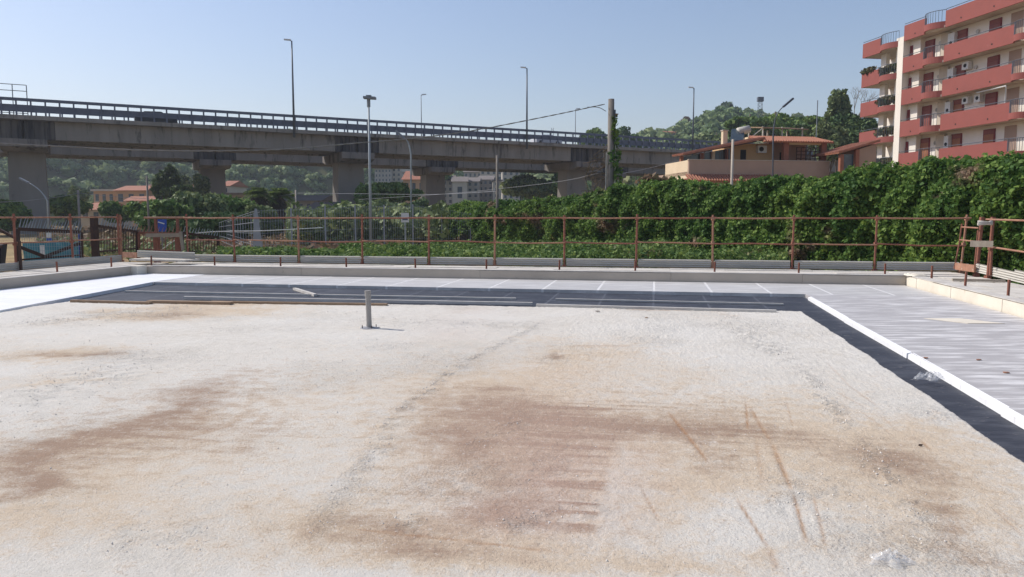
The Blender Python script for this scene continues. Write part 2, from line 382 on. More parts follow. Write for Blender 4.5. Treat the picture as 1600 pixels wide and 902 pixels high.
# dark membrane
m, t, b = nmat('bituminous_membrane'); b.inputs['Roughness'].default_value = .62; b.inputs['Specular IOR Level'].default_value = .4
tc = N(t, 'ShaderNodeTexCoord'); mp = N(t, 'ShaderNodeMapping'); mp.inputs['Rotation'].default_value = (0, 0, TH); t.links.new(tc.outputs['Object'], mp.inputs[0])
br = N(t, 'ShaderNodeTexBrick'); br.inputs['Scale'].default_value = 1; br.inputs['Brick Width'].default_value = 1.0; br.inputs['Row Height'].default_value = 20
br.inputs['Mortar Size'].default_value = .022; br.inputs['Mortar Smooth'].default_value = .3; br.offset = 0; t.links.new(mp.outputs[0], br.inputs['Vector'])
br.inputs['Color1'].default_value = (.034, .037, .048, 1); br.inputs['Color2'].default_value = (.023, .026, .036, 1); br.inputs['Mortar'].default_value = (.09, .094, .11, 1)
c = mixc(t, ramp(t, noise(t, 1.3, 5, .65, stretch=(1, 3, 1, TH)), .48, .72), br.outputs[0], (.085, .09, .105))
c = mixc(t, ramp(t, noise(t, 9, 5, .75), .60, .68), c, (.19, .18, .175))
t.links.new(c, b.inputs['Base Color'])
bn = N(t, 'ShaderNodeBump'); bn.inputs['Distance'].default_value = .01; t.links.new(noise(t, 5, 4, .6, stretch=(1, 2.5, 1, TH)), bn.inputs['Height']); t.links.new(bn.outputs[0], b.inputs['Normal'])
M['membrane'] = m
o = MB().bbox(-13.75, 5.6, -8.9, 18.75, -.010, .0).build('membrane', m); tag(o, 'dark blue black bituminous membrane with lapped strips', 'membrane', kind='structure')
# insulation boards
def xps(name, c1, c2, joint, bw, bh, off, stretch, jsize=.012):
    m, t, b = nmat(name); b.inputs['Roughness'].default_value = .5; b.inputs['Specular IOR Level'].default_value = .35
    tc = N(t, 'ShaderNodeTexCoord'); mp = N(t, 'ShaderNodeMapping'); mp.inputs['Rotation'].default_value = (0, 0, TH); t.links.new(tc.outputs['Object'], mp.inputs[0])
    br = N(t, 'ShaderNodeTexBrick'); br.inputs['Scale'].default_value = 1; br.inputs['Brick Width'].default_value = bw; br.inputs['Row Height'].default_value = bh
    br.inputs['Mortar Size'].default_value = jsize; br.inputs['Mortar Smooth'].default_value = .2; br.offset = off; t.links.new(mp.outputs[0], br.inputs['Vector'])
    br.inputs['Color1'].default_value = (*c1, 1); br.inputs['Color2'].default_value = (*[x*.93 for x in c1], 1); br.inputs['Mortar'].default_value = (*joint, 1)
    c = mixc(t, ramp(t, noise(t, 2.6, 5, .6, stretch=stretch), .47, .66), br.outputs[0], c2)
    t.links.new(c, b.inputs['Base Color'])
    bn = N(t, 'ShaderNodeBump'); bn.inputs['Distance'].default_value = .004; t.links.new(br.outputs['Fac'], bn.inputs['Height']); bn.invert = True; t.links.new(bn.outputs[0], b.inputs['Normal'])
    return m
M['xps_far'] = xps('grey_insulation_board', (.50, .485, .465), (.63, .615, .59), (.74, .725, .70), 1.18, 9, 0, (.6, 3, 1, TH), .03)
M['xps_right'] = xps('grey_insulation_sheet', (.44, .42, .41), (.74, .72, .70), (.34, .33, .32), 9, 1.25, 0, (.55, 3.4, 1, R(3)), .012)
M['xps_white'] = xps('white_insulation_board', (.86, .86, .86), (.80, .80, .80), (.68, .68, .68), 1.25, .6, .5, (1, 1, 1), .006)
def poly_slab(name, pts, z0, z1, mat, label):
    mb = MB().extrude([B(a, b_, z0) for a, b_ in pts], (0, 0, z1-z0)); o = mb.build(name, mat); return tag(o, label, 'insulation', kind='structure')
poly_slab('insulation_layer', [(-11.75, 16.42), (3.02, 16.28), (5.62, 16.28), (5.62, 18.77), (-11.85, 18.77)], .0, .068, M['xps_far'], 'grey insulation boards with pale joints in front of the far parapet')
poly_slab('insulation_layer', [(2.72, -8.8), (5.62, -8.8), (5.62, 16.278), (3.02, 16.278)], .0, .072, M['xps_right'], 'grey streaky insulation boards beside the cream parapet')
poly_slab('insulation_layer', [(-13.72, -8.8), (-9.6, -8.8), (-10.75, 11), (-11.77, 16.42), (-11.87, 18.77), (-13.72, 18.77)], .0, .072, M['xps_white'], 'bright white insulation boards beside the shaded parapet')
# white board edge strips: loose white strips leaning on the cut edge
y0 = -1.0; prev = None
for i, (ln, wob) in enumerate(((5.4, 0), (2.45, .02), (2.6, -.015), (3.1, .015), (3.2, -.01))):
    a0 = 2.73+(y0+8.8)*.012-.05+wob*.3; a1 = 2.73+(y0+ln+8.8)*.012-.05-wob
    mb = MB().hexa([B(a0-.014, y0+.01, .003), B(a0+.045, y0+.01, .003), B(a1+.045, y0+ln-.01, .003), B(a1-.014, y0+ln-.01, .003),
                    B(a0-.012, y0+.01, .060+wob*.3), B(a0+.045, y0+.01, .076), B(a1+.045, y0+ln-.01, .075), B(a1-.012, y0+ln-.01, .058)])
    o = mb.build('edge_strip', M['xps_white'])
    tag(o, ['white foam edge strip nearest the camera, partly out of frame', 'short white foam edge strip ending just above the lower right frame edge', 'white foam edge strip beside the crumpled plastic film', 'white foam edge strip just beyond the crumpled film', 'white foam edge strip reaching the far corner of the dark membrane'][i], 'foam strip', 'white foam strips along the edge of the right insulation')
    y0 += ln
# screed with stains traced on its surface
def axis(segs):
    out = []
    for a, b_, s in segs: out.append(np.arange(a, b_, s))
    return np.concatenate(out)
A_ = axis(((-10.9, -1.2, .045), (-1.2, 2.44, .013))); A_ = np.append(A_, 2.44)
B_ = axis(((-2, 2.6, .15), (2.6, 7.5, .018), (7.5, 13.5, .045))); B_ = np.append(B_, 13.5)
AA, BB = np.meshgrid(A_, B_); nx, ny = len(A_), len(B_)
edge_far = .10*(fbm(A_*.8, A_*0+3, 0, 3)-.5)+np.interp(A_, [-10.9, -5, 0, 2.44], [-.75, -.1, .05, .25])
edge_r = .07*(fbm(B_*1.6, B_*0+9, 0, 5)-.5)+np.interp(B_, [-2, 5, 8, 13.5], [-.02, -.02, .02, .04])
wa = np.clip((AA-0)/2.44, 0, 1)**3; wb = np.clip((BB-9)/4.5, 0, 1)**2
A2 = AA+edge_r[:, None]*wa; B2 = BB+edge_far[None, :]*wb
X = A2*E1.x+B2*E2.x; Y = A2*E1.y+B2*E2.y
rel = (fbm(A2*1.2, B2*1.2, 1, 4)-.5)
# where the stains lie, measured on the ground
Yc = np.maximum(Y, .5)
zc = Yc*CP+EYE*SP; vv = 451+1200*(EYE*CP-Yc*SP)/zc; uu = 800+1200*X/zc
wu = (fbm(A2*1.1, B2*1.1, 3, 4)-.5); wv = (fbm(A2*1.3+9, B2*1.3+4, 6, 4)-.5)
uw = uu+wu*180*np.clip(4.5/Yc, .2, 1); vw = vv+wv*90*np.clip(4.5/Yc, .12, 1)
def blob(u, v, ru, rv, ang, amt, soft=1.6):
    a = R(ang); du, dv = uw-u, vw-v
    x = (du*math.cos(a)+dv*math.sin(a))/ru; y = (-du*math.sin(a)+dv*math.cos(a))/rv
    return amt*np.exp(-(np.abs(x)**2+np.abs(y)**2)**(soft/2)*.9)
def union(L):
    r = np.ones_like(uu)
    for l in L: r = r*(1-np.clip(blob(*l), 0, .95))
    return 1-r
tan_ = union([(200, 700, 310, 70, -12, .62), (60, 810, 190, 70, -5, .5), (330, 488, 130, 14, -2, .75), (120, 552, 90, 14, -3, .6), (70, 608, 120, 10, -6, .45), (190, 498, 160, 12, -4, .5),
              (0, 560, 160, 20, 0, .4), (800, 690, 230, 110, 3, .75), (950, 560, 90, 26, 0, .32), (870, 562, 60, 20, 0, .35), (150, 870, 500, 70, 0, .2), (785, 606, 90, 20, 0, .5), (1180, 690, 250, 48, 6, .7),
              (1400, 780, 190, 90, 20, .7), (1110, 756, 110, 30, 0, .5), (650, 850, 260, 60, 5, .8), (1000, 895, 330, 26, 0, .5), (1430, 690, 180, 40, 12, .4), (1580, 810, 60, 80, 30, .3),
              (1050, 490, 110, 8, 3, .45), (1060, 595, 60, 14, 0, .25), (1000, 780, 80, 60, 0, .4)])
brown = union([(180, 680, 190, 34, -13, .75), (300, 632, 90, 20, -22, .6), (60, 738, 110, 11, -24, .7), (330, 680, 110, 20, 2, .45), (90, 555, 60, 5, 0, .5), (150, 560, 55, 6, 0, .6), (120, 720, 150, 24, -8, .5),
               (260, 496, 80, 6, -6, .5), (790, 655, 130, 26, 4, .75), (720, 705, 60, 24, 0, .8), (850, 720, 110, 60, 0, .55), (930, 665, 120, 20, 4, .7), (1010, 690, 130, 24, 2, .75), (1140, 670, 120, 26, 8, .5),
               (850, 566, 26, 8, 0, .7), (785, 611, 42, 7, 0, .65), (600, 822, 60, 18, 0, .8), (770, 795, 80, 28, -5, .7), (650, 862, 160, 28, 4, .7), (880, 770, 60, 40, 0, .45), (1400, 755, 70, 32, 8, .6),
               (1255, 710, 160, 24, 8, .4), (1450, 830, 60, 26, 45, .5), (1540, 870, 90, 14, 10, .4), (1110, 735, 50, 14, 0, .4), (1005, 490, 60, 5, 3, .5), (1000, 600, 60, 6, 0, .2)])
pink = union([(850, 730, 120, 90, 0, .8), (700, 520, 60, 16, 0, .3), (790, 800, 80, 30, 0, .5), (740, 490, 60, 6, 0, .3)])
# comb marks dragged across the fresh screed
comb = fbm(A2*.7, B2*16, 3, 3); comb2 = fbm(A2*.5+7, B2*6, 9, 3)
cm = union([(890, 780, 55, 75, 0, .95), (960, 650, 100, 26, 0, .6), (1180, 700, 200, 34, 5, .35), (250, 690, 220, 40, -5, .25)])
brown = np.clip(brown*(.75+.5*comb2)+cm*np.clip((comb-.50)*5, -.4, .48), 0, 1)
# grey coarse patches and ridges
def seg(p, q, wpx, amt, fade=True):
    p = np.array(p, float); q = np.array(q, float); d = q-p; L2 = (d**2).sum()
    s_ = ((uu-p[0])*d[0]+(vv-p[1])*d[1])/L2; sc_ = np.clip(s_, 0, 1)
    dist = np.hypot(uu-(p[0]+sc_*d[0]), vv-(p[1]+sc_*d[1]))
    return amt*np.exp(-(dist/wpx)**2)*(np.clip(1.15-np.abs(sc_*2-1)**3, 0, 1) if fade else 1)
rough = np.zeros_like(uu)
for s_ in (((470, 860), (640, 640), 20, .6), ((560, 700), (740, 560), 9, 1), ((690, 590), (860, 500), 5, .8), ((1120, 500), (1250, 575), 14, .8), ((1240, 570), (1330, 680), 14, .8), ((1330, 680), (1470, 870), 26, .6),
           ((0, 510), (330, 486), 9, .6), ((0, 640), (260, 560), 26, .5), ((150, 860), (330, 840), 30, .4), ((750, 840), (960, 800), 14, .6), ((1180, 780), (1400, 800), 40, .45), ((480, 500), (900, 520), 10, .3), ((820, 660), (700, 720), 12, .4), ((560, 800), (660, 830), 18, .7)):
    rough = np.maximum(rough, seg(*s_))
rough0 = rough.copy(); rough = rough*np.clip((fbm(A2*9, B2*9, 4, 3)-.44)*6, .0, 1)*.8+.35*np.clip((fbm(A2*.9+5, B2*.9, 7, 4)-.55)*5, 0, 1)
lu = 990-(vv-540)*.20+6*(fbm(A2*3, B2*3, 1, 3)-.5); cut = 1/(1+np.exp(-(uu-lu)/3.0))*np.clip((vv-705)/14, 0, 1)*np.clip((905-vv)/40, 0, 1)*np.clip((1090-uu)/130, 0, 1)*np.clip(.3+1.4*fbm(A2*4, B2*4, 6, 3), 0, 1)
brown = brown*(1-.85*cut); tan_ = tan_*(1-.30*cut)
rust = np.zeros_like(uu)
for s_ in (((1042, 648), (1108, 732), 2.6, .9), ((1165, 635), (1168, 678), 2.0, .9), ((1170, 640), (1190, 672), 1.5, .6), ((1168, 640), (1205, 700), 3.0, .5), ((1205, 700), (1238, 778), 4.5, .75), ((1238, 778), (1260, 860), 3.6, .9),
           ((1270, 782), (1290, 868), 3.2, .6), ((1150, 788), (1200, 868), 2.6, .85), ((1200, 868), (1215, 902), 6, .5), ((1003, 775), (1030, 825), 2.0, .6), ((1228, 632), (1240, 680), 1.3, .5), ((960, 790), (985, 850), 2, .3),
           ((1320, 604), (1372, 642), 1.1, .4), ((1306, 618), (1352, 644), 1.1, .35), ((1345, 650), (1398, 690), 1.2, .35), ((1370, 652), (1410, 686), 1.1, .35), ((1438, 696), (1455, 712), 2, .8), ((1290, 570), (1330, 612), 1.1, .3),
           ((1546, 800), (1600, 850), 2.4, .45), ((1556, 806), (1600, 836), 1.6, .4), ((1180, 690), (1192, 770), 5, .3), ((890, 545), (990, 545), 1.5, .4), ((520, 832), (890, 876), 2.2, .55)):
    s_ = (s_[0], s_[1], s_[2]*.8, s_[3]*.95); rust = np.maximum(rust, seg(*s_)*(.7+.6*fbm(A2*12, B2*12, 2, 2)))
gr = RNG.random(AA.shape); gr2 = fbm(A2*22, B2*22, 5, 2)-.5
lump = np.clip((fbm(A2*9, B2*9, 2, 3)-.56)*6, 0, 1)
far_ = np.clip((BB-5)/6, 0, 1)
h = .035+.006*rel+.0038*(gr-.5)*(1-.25*rough)*(1+.6*far_)+.010*gr2*(.35+1.5*rough+.4*far_)+.006*lump*(.2+rough)-.003*rust+.012*cm*(comb-.5)
h = np.where((BB > 13.4) | (AA > 2.43) | (AA < -10.88), h-.028, h)
vts = np.stack([X, Y, h], -1).reshape(-1, 3)
ii = (np.arange(ny-1)[:, None]*nx+np.arange(nx-1)[None, :]).ravel()
m, t, b = nmat('screed'); b.inputs['Roughness'].default_value = .92; b.inputs['Specular IOR Level'].default_value = .15
at = N(t, 'ShaderNodeAttribute'); at.attribute_name = 'stain'; at.attribute_type = 'GEOMETRY'
sp = N(t, 'ShaderNodeSeparateColor'); t.links.new(at.outputs['Color'], sp.inputs[0])
n_big = noise(t, .7, 4, .6); n_mid = noise(t, 7, 5, .7); n_fine = noise(t, 70, 4, .75); n_drag = noise(t, 5, 5, .65, stretch=(.35, 4, 1, TH))
c = mixc(t, ramp(t, n_big, .35, .65), (.645, .615, .555), (.595, .55, .475))
c = mixc(t, ramp(t, n_mid, .4, .75), c, (.715, .685, .625))
wob = math_(t, 'ADD', math_(t, 'MULTIPLY', math_(t, 'SUBTRACT', n_mid, .5), 1.15), math_(t, 'MULTIPLY', math_(t, 'SUBTRACT', n_fine, .5), .9))
tf = math_(t, 'MULTIPLY', ramp(t, math_(t, 'ADD', sp.outputs[0], wob), .20, .62), .95, True)
c = mixc(t, tf, c, (.58, .47, .345))
bf = math_(t, 'MULTIPLY', ramp(t, math_(t, 'ADD', math_(t, 'ADD', sp.outputs[1], wob), math_(t, 'MULTIPLY', math_(t, 'SUBTRACT', n_drag, .5), .5)), .16, .82), .92, True)
c = mixc(t, bf, c, (.325, .225, .16))
c = mixc(t, math_(t, 'MULTIPLY', sp.outputs[2], .9, True), c, (.36, .19, .085))
at2 = N(t, 'ShaderNodeAttribute'); at2.attribute_name = 'rough'; at2.attribute_type = 'GEOMETRY'
sp2 = N(t, 'ShaderNodeSeparateColor'); t.links.new(at2.outputs['Color'], sp2.inputs[0])
c = mixc(t, math_(t, 'MULTIPLY', sp2.outputs[1], .5, True), c, (.52, .36, .30))
# grit: small dark stones in the surface, denser in the coarse patches
vo = N(t, 'ShaderNodeTexVoronoi'); vo.inputs['Scale'].default_value = 46; tc = N(t, 'ShaderNodeTexCoord'); t.links.new(tc.outputs['Object'], vo.inputs['Vector'])
grit = ramp(t, math_(t, 'ADD', n_fine, math_(t, 'MULTIPLY', sp2.outputs[0], .13)), .60, .70)
c = mixc(t, math_(t, 'MULTIPLY', grit, .42), c, (.26, .23, .21))
n_sp = noise(t, 26, 5, .8); n_patch = noise(t, 1.6, 3, .6)
spk = ramp(t, math_(t, 'ADD', n_sp, math_(t, 'ADD', math_(t, 'MULTIPLY', sp2.outputs[0], .10), math_(t, 'MULTIPLY', math_(t, 'SUBTRACT', n_patch, .5), .22))), .585, .66)
c = mixc(t, math_(t, 'MULTIPLY', spk, .5), c, (.30, .275, .25))
lt_ = ramp(t, noise(t, 38, 3, .7), .60, .70)
c = mixc(t, math_(t, 'MULTIPLY', lt_, .35), c, (.82, .80, .77))
t.links.new(c, b.inputs['Base Color'])
hh = math_(t, 'ADD', math_(t, 'MULTIPLY', n_fine, math_(t, 'ADD', math_(t, 'MULTIPLY', sp2.outputs[0], .9), .55)), math_(t, 'MULTIPLY', n_mid, .7))
hh = math_(t, 'ADD', hh, math_(t, 'MULTIPLY', vo.outputs['Distance'], math_(t, 'MULTIPLY', sp2.outputs[0], .8)))
bn = N(t, 'ShaderNodeBump'); bn.inputs['Distance'].default_value = .016; bn.inputs['Strength'].default_value = 1.0; t.links.new(hh, bn.inputs['Height']); t.links.new(bn.outputs[0], b.inputs['Normal'])
o = npmesh('screed', vts, np.stack([ii, ii+1, ii+1+nx, ii+nx], -1), m, smooth=True); tag(o, 'rough white screed with brown dusty stains', 'screed', kind='structure')
for nm, ch in (('stain', (tan_, brown, np.clip(rust, 0, 1))), ('rough', (rough, pink, rough*0))):
    ca = o.data.color_attributes.new(nm, 'FLOAT_COLOR', 'POINT')
    ca.data.foreach_set('color', np.stack([*ch, np.ones_like(uu)], -1).astype(np.float32).ravel())
# loose crumbs of screed lying along the ridges and scattered about
def crumbs():
    n = 5200; wgt = ((rough0**1.5+.012)*(YY_W)).ravel(); wgt /= wgt.sum(); idx = RNG.choice(wgt.size, n, p=wgt)
    px = X.ravel()[idx]+RNG.normal(size=n)*.02; py = Y.ravel()[idx]+RNG.normal(size=n)*.02; pz = h.ravel()[idx]
    s = (.0016+.0042*RNG.random(n)**3)*(1+.09*np.clip(py-4, 0, 8)); cv, cf = ICO1; V = []; T = []
    for i in range(n):
        V.append(np.array([px[i], py[i], pz[i]+s[i]*.2])+cv*s[i]*RNG.uniform(.6, 1.4, 3)*RNG.uniform(.8, 1.2, (len(cv), 1))); T.append(cf+i*len(cv))
    return npmesh('crumbs', np.concatenate(V), np.zeros((0, 4), int), M['crumb'], tris=np.concatenate(T))
M['crumb'] = surf('screed_crumb', (.80, .76, .70), (.62, .57, .50), 12, .95)
YY_W = np.gradient(A_)[None, :]*np.gradient(B_)[:, None]*(Y > 2.8)*(np.abs(uu-800) < 1100)/(np.maximum(Y, 3)**.9)
tag(crumbs(), 'loose crumbs of screed scattered over the rough floor', 'gravel', kind='stuff')
# parapets
def wallblock(name, segs, mats, label, cat='parapet'):
    r = thing(name, label, cat); return r
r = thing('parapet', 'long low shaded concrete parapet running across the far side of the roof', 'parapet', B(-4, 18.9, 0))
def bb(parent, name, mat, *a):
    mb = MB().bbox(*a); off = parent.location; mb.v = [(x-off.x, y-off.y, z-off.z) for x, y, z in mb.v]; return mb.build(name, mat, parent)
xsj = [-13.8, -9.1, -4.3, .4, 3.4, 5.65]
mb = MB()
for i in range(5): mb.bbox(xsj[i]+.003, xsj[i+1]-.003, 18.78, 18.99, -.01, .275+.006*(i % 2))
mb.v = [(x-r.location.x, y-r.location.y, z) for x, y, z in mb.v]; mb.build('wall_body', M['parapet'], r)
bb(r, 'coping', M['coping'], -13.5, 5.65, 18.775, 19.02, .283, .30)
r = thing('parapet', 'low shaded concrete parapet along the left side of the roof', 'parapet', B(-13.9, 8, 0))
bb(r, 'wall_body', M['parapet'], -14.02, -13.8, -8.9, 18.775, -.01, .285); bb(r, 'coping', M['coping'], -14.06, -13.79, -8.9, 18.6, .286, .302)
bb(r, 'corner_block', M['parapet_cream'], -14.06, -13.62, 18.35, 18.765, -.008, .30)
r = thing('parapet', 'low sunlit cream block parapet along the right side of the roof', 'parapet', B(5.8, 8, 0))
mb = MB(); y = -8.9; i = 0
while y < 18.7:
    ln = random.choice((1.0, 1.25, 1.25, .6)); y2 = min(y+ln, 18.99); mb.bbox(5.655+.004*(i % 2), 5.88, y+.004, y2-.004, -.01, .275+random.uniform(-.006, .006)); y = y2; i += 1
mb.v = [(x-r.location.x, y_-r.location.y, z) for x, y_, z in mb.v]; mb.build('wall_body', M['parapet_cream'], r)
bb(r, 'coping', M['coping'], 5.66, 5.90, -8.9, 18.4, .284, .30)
r = thing('rag', 'crumpled cream rag lying on the cream parapet at its far corner', 'rag', B(5.78, 18.6, .30))
mb = MB(); 
X_, Y_ = np.meshgrid(np.linspace(-.16, .16, 12), np.linspace(-.24, .24, 16)); Z_ = .045*fbm(X_*14, Y_*14, 1, 3)+.02*np.abs(np.sin(Y_*22))
Z_[0, :] = Z_[-1, :] = 0; Z_[:, 0] = Z_[:, -1] = 0; i_ = (np.arange(15)[:, None]*12+np.arange(11)[None, :]).ravel()
npmesh('cloth', np.stack([X_, Y_, Z_+.003], -1).reshape(-1, 3), np.stack([i_, i_+1, i_+13, i_+12], -1), M['parapet_cream'], r)
bpy.data.objects.remove(r.children[0]) if False else None
# scaffold walkways outside the parapets
def walkway(label, rects, group='board walkways outside the parapet'):
    r = thing('walkway', label, 'walkway', (0, 0, 0), group=group)
    for (a0, a1, b0, b1, z) in rects: MB().bbox(a0, a1, b0, b1, z-.05, z).build('board', M['deckplank'], r)
    return r
R3 = []
for k in range(4):
    a = -14.2
    while a < 7.3:
        ln = random.choice((3.6, 4.0, 4.0, 3.0)); R3.append((a+.01, min(a+ln, 7.35), 19.55+k*.38, 19.55+k*.38+.365, .235+random.uniform(-.008, .012))); a += ln
walkway('pale boards of the walkway beyond the far parapet', R3)
R3 = [(-16.2+k*.45, -16.2+k*.45+.43, b0, b0+3.9, .23+random.uniform(-.006, .008)) for k in range(4) for b0 in (1.0, 5.0, 9.0, 13.0, 17.0)]
walkway('pale boards of the walkway outside the left parapet', R3)
R3 = [(6.25+k*.31, 6.25+k*.31+.3, b0, b0+3.9, .22+random.uniform(-.006, .008)) for k in range(4) for b0 in (.5, 4.5, 8.5, 12.5, 15.6)]
walkway('pale boards of the walkway outside the cream parapet', R3)
o = MB().beam(P(215, 405, 22.6), P(300, 407, 22.2), .7, .05).build('loose_board', M['deckplank']); tag(o, 'wide pale board lying raised on the walkway in the far left corner', 'board')
o = MB().beam(G(1488, 437, .26), G(1570, 439, .26), .10, .05).build('stick', M['plank']); tag(o, 'dark knotty stick lying on the walkway outside the cream parapet', 'stick')
# guard rails
def clamp(mb, p): mb.box(p.x-.04, p.x+.04, p.y-.04, p.y+.04, p.z-.045, p.z+.045)
def toe(parent, p, q, h, mat='galv'):
    p, q = Vector(p), Vector(q); d = (q-p).normalized(); n = Vector((d.y, -d.x, 0)); mb = MB()
    prof = [(0, 0), (.012, .12), (0, .24), (.012, .36), (0, .5), (.012, .62), (0, .76), (.012, .88), (0, 1)]
    k = len(prof); vs = []
    for e in (p, q):
        for o_, z in prof: vs.append(e+n*o_*1.6+Vector((0, 0, z*h)))
        for o_, z in prof[::-1]: vs.append(e+n*(o_*1.6-.004)+Vector((0, 0, z*h)))
    m_ = 2*k; fs = [(i, (i+1) % m_, m_+(i+1) % m_, m_+i) for i in range(m_)]+[tuple(range(m_))[::-1], tuple(range(m_, 2*m_))]
    mb.add(vs, fs); return mb.build('toe_board', M[mat], parent)
def post(parent, p, z0, z1, lean=(0, 0), r=.028, mat='rust'):
    mb = MB(); top = Vector((p.x+lean[0], p.y+lean[1], z1)); bot = Vector((p.x, p.y, z0))
    mb.tube([bot, top], r, 8); f = lambda z: bot.lerp(top, (z-z0)/(z1-z0))
    for z in (1.57, .92):
        if z < z1: clamp(mb, f(z))
    mb.box(bot.x-.05, bot.x+.05, bot.y-.06, bot.y+.06, z0+.02, z0+.16)
    return mb.build('post', M[mat], parent), f
fr = thing('guard_rail', 'long rusty scaffold guard rail behind the far parapet', 'guard rail', (0, 0, 0), group='rusty scaffold guard rails round the roof')
BR = 21.22; us = [190, 294, 367, 467, 566, 670, 773, 882, 994, 1114, 1238, 1367, 1502]; pf = []
for i, u in enumerate(us):
    p = on_b(u, BR); lean = (random.uniform(-.03, .03), random.uniform(-.03, .03)) if u != 1502 else (.10, .02)
    o, f = post(fr, p, .12, 1.66+random.uniform(-.02, .04), lean, mat='rust' if i % 3 else 'rust_light'); pf.append(f)
for i in range(len(us)-1):
    p, q = pf[i](1.585), pf[i+1](1.59-.006*(i % 2)); off = Vector((0, -.05, 0)); mid = (p+q)/2+Vector((0, 0, -.012))
    if i > 0: MB().tube([p+off-(q-p).normalized()*.08, mid+off, q+off+(q-p).normalized()*.08], .021, 8).build('top_rail', M['rust_light' if i % 2 else 'rust'], fr)
    p, q = pf[i](.90+.015*(i % 3)), pf[i+1](.90-.01*(i % 2)); mid = (p+q)/2+Vector((0, 0, random.uniform(-.03, .02)))
    if i > 0: MB().tube([p+off, mid+off, q+off], .019, 8).build('mid_rail', M['rust' if i % 2 else 'rust_light'], fr)
    a, b_ = pf[i](.25), pf[i+1](.25); d = (b_-a).normalized()
    if i > 0:
        z = .245 if i > 1 else .25
        toe(fr, Vector((a.x, a.y, z))+d*.05, Vector((b_.x, b_.y, z))-d*.05, .225)
        if i in (3, 5, 8, 11): toe(fr, Vector((a.x, a.y+.05, z-.03))+d*.6, Vector((b_.x, b_.y+.05, z-.025))+d*.2, .21)
p, q = P(215, 402, 22.4), P(305, 405, 22.4); toe(fr, p, q, .2)
MB().beam(P(192, 398, 23), P(214, 399, 22.6), .03, .16).build('toe_board', M['rust_light'], fr)
lr = thing('guard_rail', 'rusty scaffold guard rail at the left edge of the roof', 'guard rail', (0, 0, 0), group='rusty scaffold guard rails round the roof')
pf = []
for u in (190, 114, 24, -90, -230):
    p = on_a(u, -16.3) if u != 190 else on_b(190, BR)+Vector((0, -.12, 0)); o, f = post(lr, p, .12, 1.70, (random.uniform(-.03, .03), 0), .032); pf.append(f)
    if u == 24: MB().box(p.x+.1, p.x+.15, p.y-.03, p.y+.03, -.3, 1.0).build('upright', M['darkrust'], lr)
for i in range(4):
    MB().tube([pf[i](1.60), pf[i+1](1.60)], .021, 8).build('top_rail', M['rust_light'], lr)
    MB().tube([pf[i](.95), (pf[i](.93)+pf[i+1](.93))/2, pf[i+1](.95)], .019, 8).build('mid_rail', M['rust_light'], lr)
    a, b_ = pf[i](.23), pf[i+1](.23); toe(lr, b_+Vector((.05, 0, 0)), a+Vector((.05, 0, 0)), .21+.02*(i % 2))
rr_ = thing('guard_rail', 'rusty scaffold guard rail outside the cream parapet at the right', 'guard rail', (0, 0, 0), group='rusty scaffold guard rails round the roof')
pr = []
for u, dz, rad in ((1527, 1.60, .045), (1545, 1.62, .036), (1690, 1.6, .03), (1850, 1.6, .03)):
    p = on_a(u, 7.5); o, f = post(rr_, p, .12, dz, (.05, 0) if u == 1545 else (.06, .0), rad); pr.append(f)
MB().tube([on_a(1549, 7.5)+Vector((0, 0, .3)), on_a(1549, 7.5)+Vector((0, 0, .86))], .03, 8).build('stub', M['rust'], rr_)
MB().tube([P(1541, 343, 17.4), P(1640, 346, 15.6), P(1850, 352, 12.6)], .021, 8).build('top_rail', M['rust_light'], rr_)
MB().tube([P(1541, 385, 17.4), P(1640, 400, 15.6), P(1850, 430, 12.6)], .021, 8).build('mid_rail', M['rust_light'], rr_)
MB().tube([P(1503, 355, 19.2), P(1529, 356.5, 18.0)], .018, 8).build('ladder_rung', M['rust_light'], rr_)
MB().tube([P(1500, 375, 19.2), P(1529, 378, 18.0)], .018, 8).build('ladder_rung', M['rust_light'], rr_)
MB().tube([P(1491, 420, 19.3), P(1499, 380, 19.3), P(1503, 350, 19.2)], .02, 8).build('brace', M['rust'], rr_)
MB().tube([P(1523, 414, 17.9), P(1528, 360, 17.9)], .016, 8).build('brace', M['rust'], rr_)
MB().beam(P(1493, 416, 19.0), P(1523, 420, 17.9), .03, .17).build('toe_board', M['rust_light'], rr_)
toe(rr_, P(1640, 453, 15.4), P(1524, 425, 18.0), .21); toe(rr_, P(1900, 505, 12.0), P(1584, 436, 16.6), .21)
o = MB().beam(P(1516, 381, 17.4), P(1552, 381.5, 17.1), .03, .14).build('wood_block', M['plank']); tag(o, 'pale wooden board nailed across the two thick rusty posts', 'board')
r = thing('rag', 'pale rag tied round the top of the thick rusty posts', 'rag', P(1537, 349, 17.5))
mb = MB(); 
for k in range(5): mb.tube([(-.17, -.06, .02*k-.04), (-.05, -.09, .03*math.sin(k*2)), (.08, -.07, .02*math.cos(k)), (.16, -.05, .05-.02*k)], .026, 6)
mb.build('knotted_cloth', M['deckplank'], r, smooth=True)
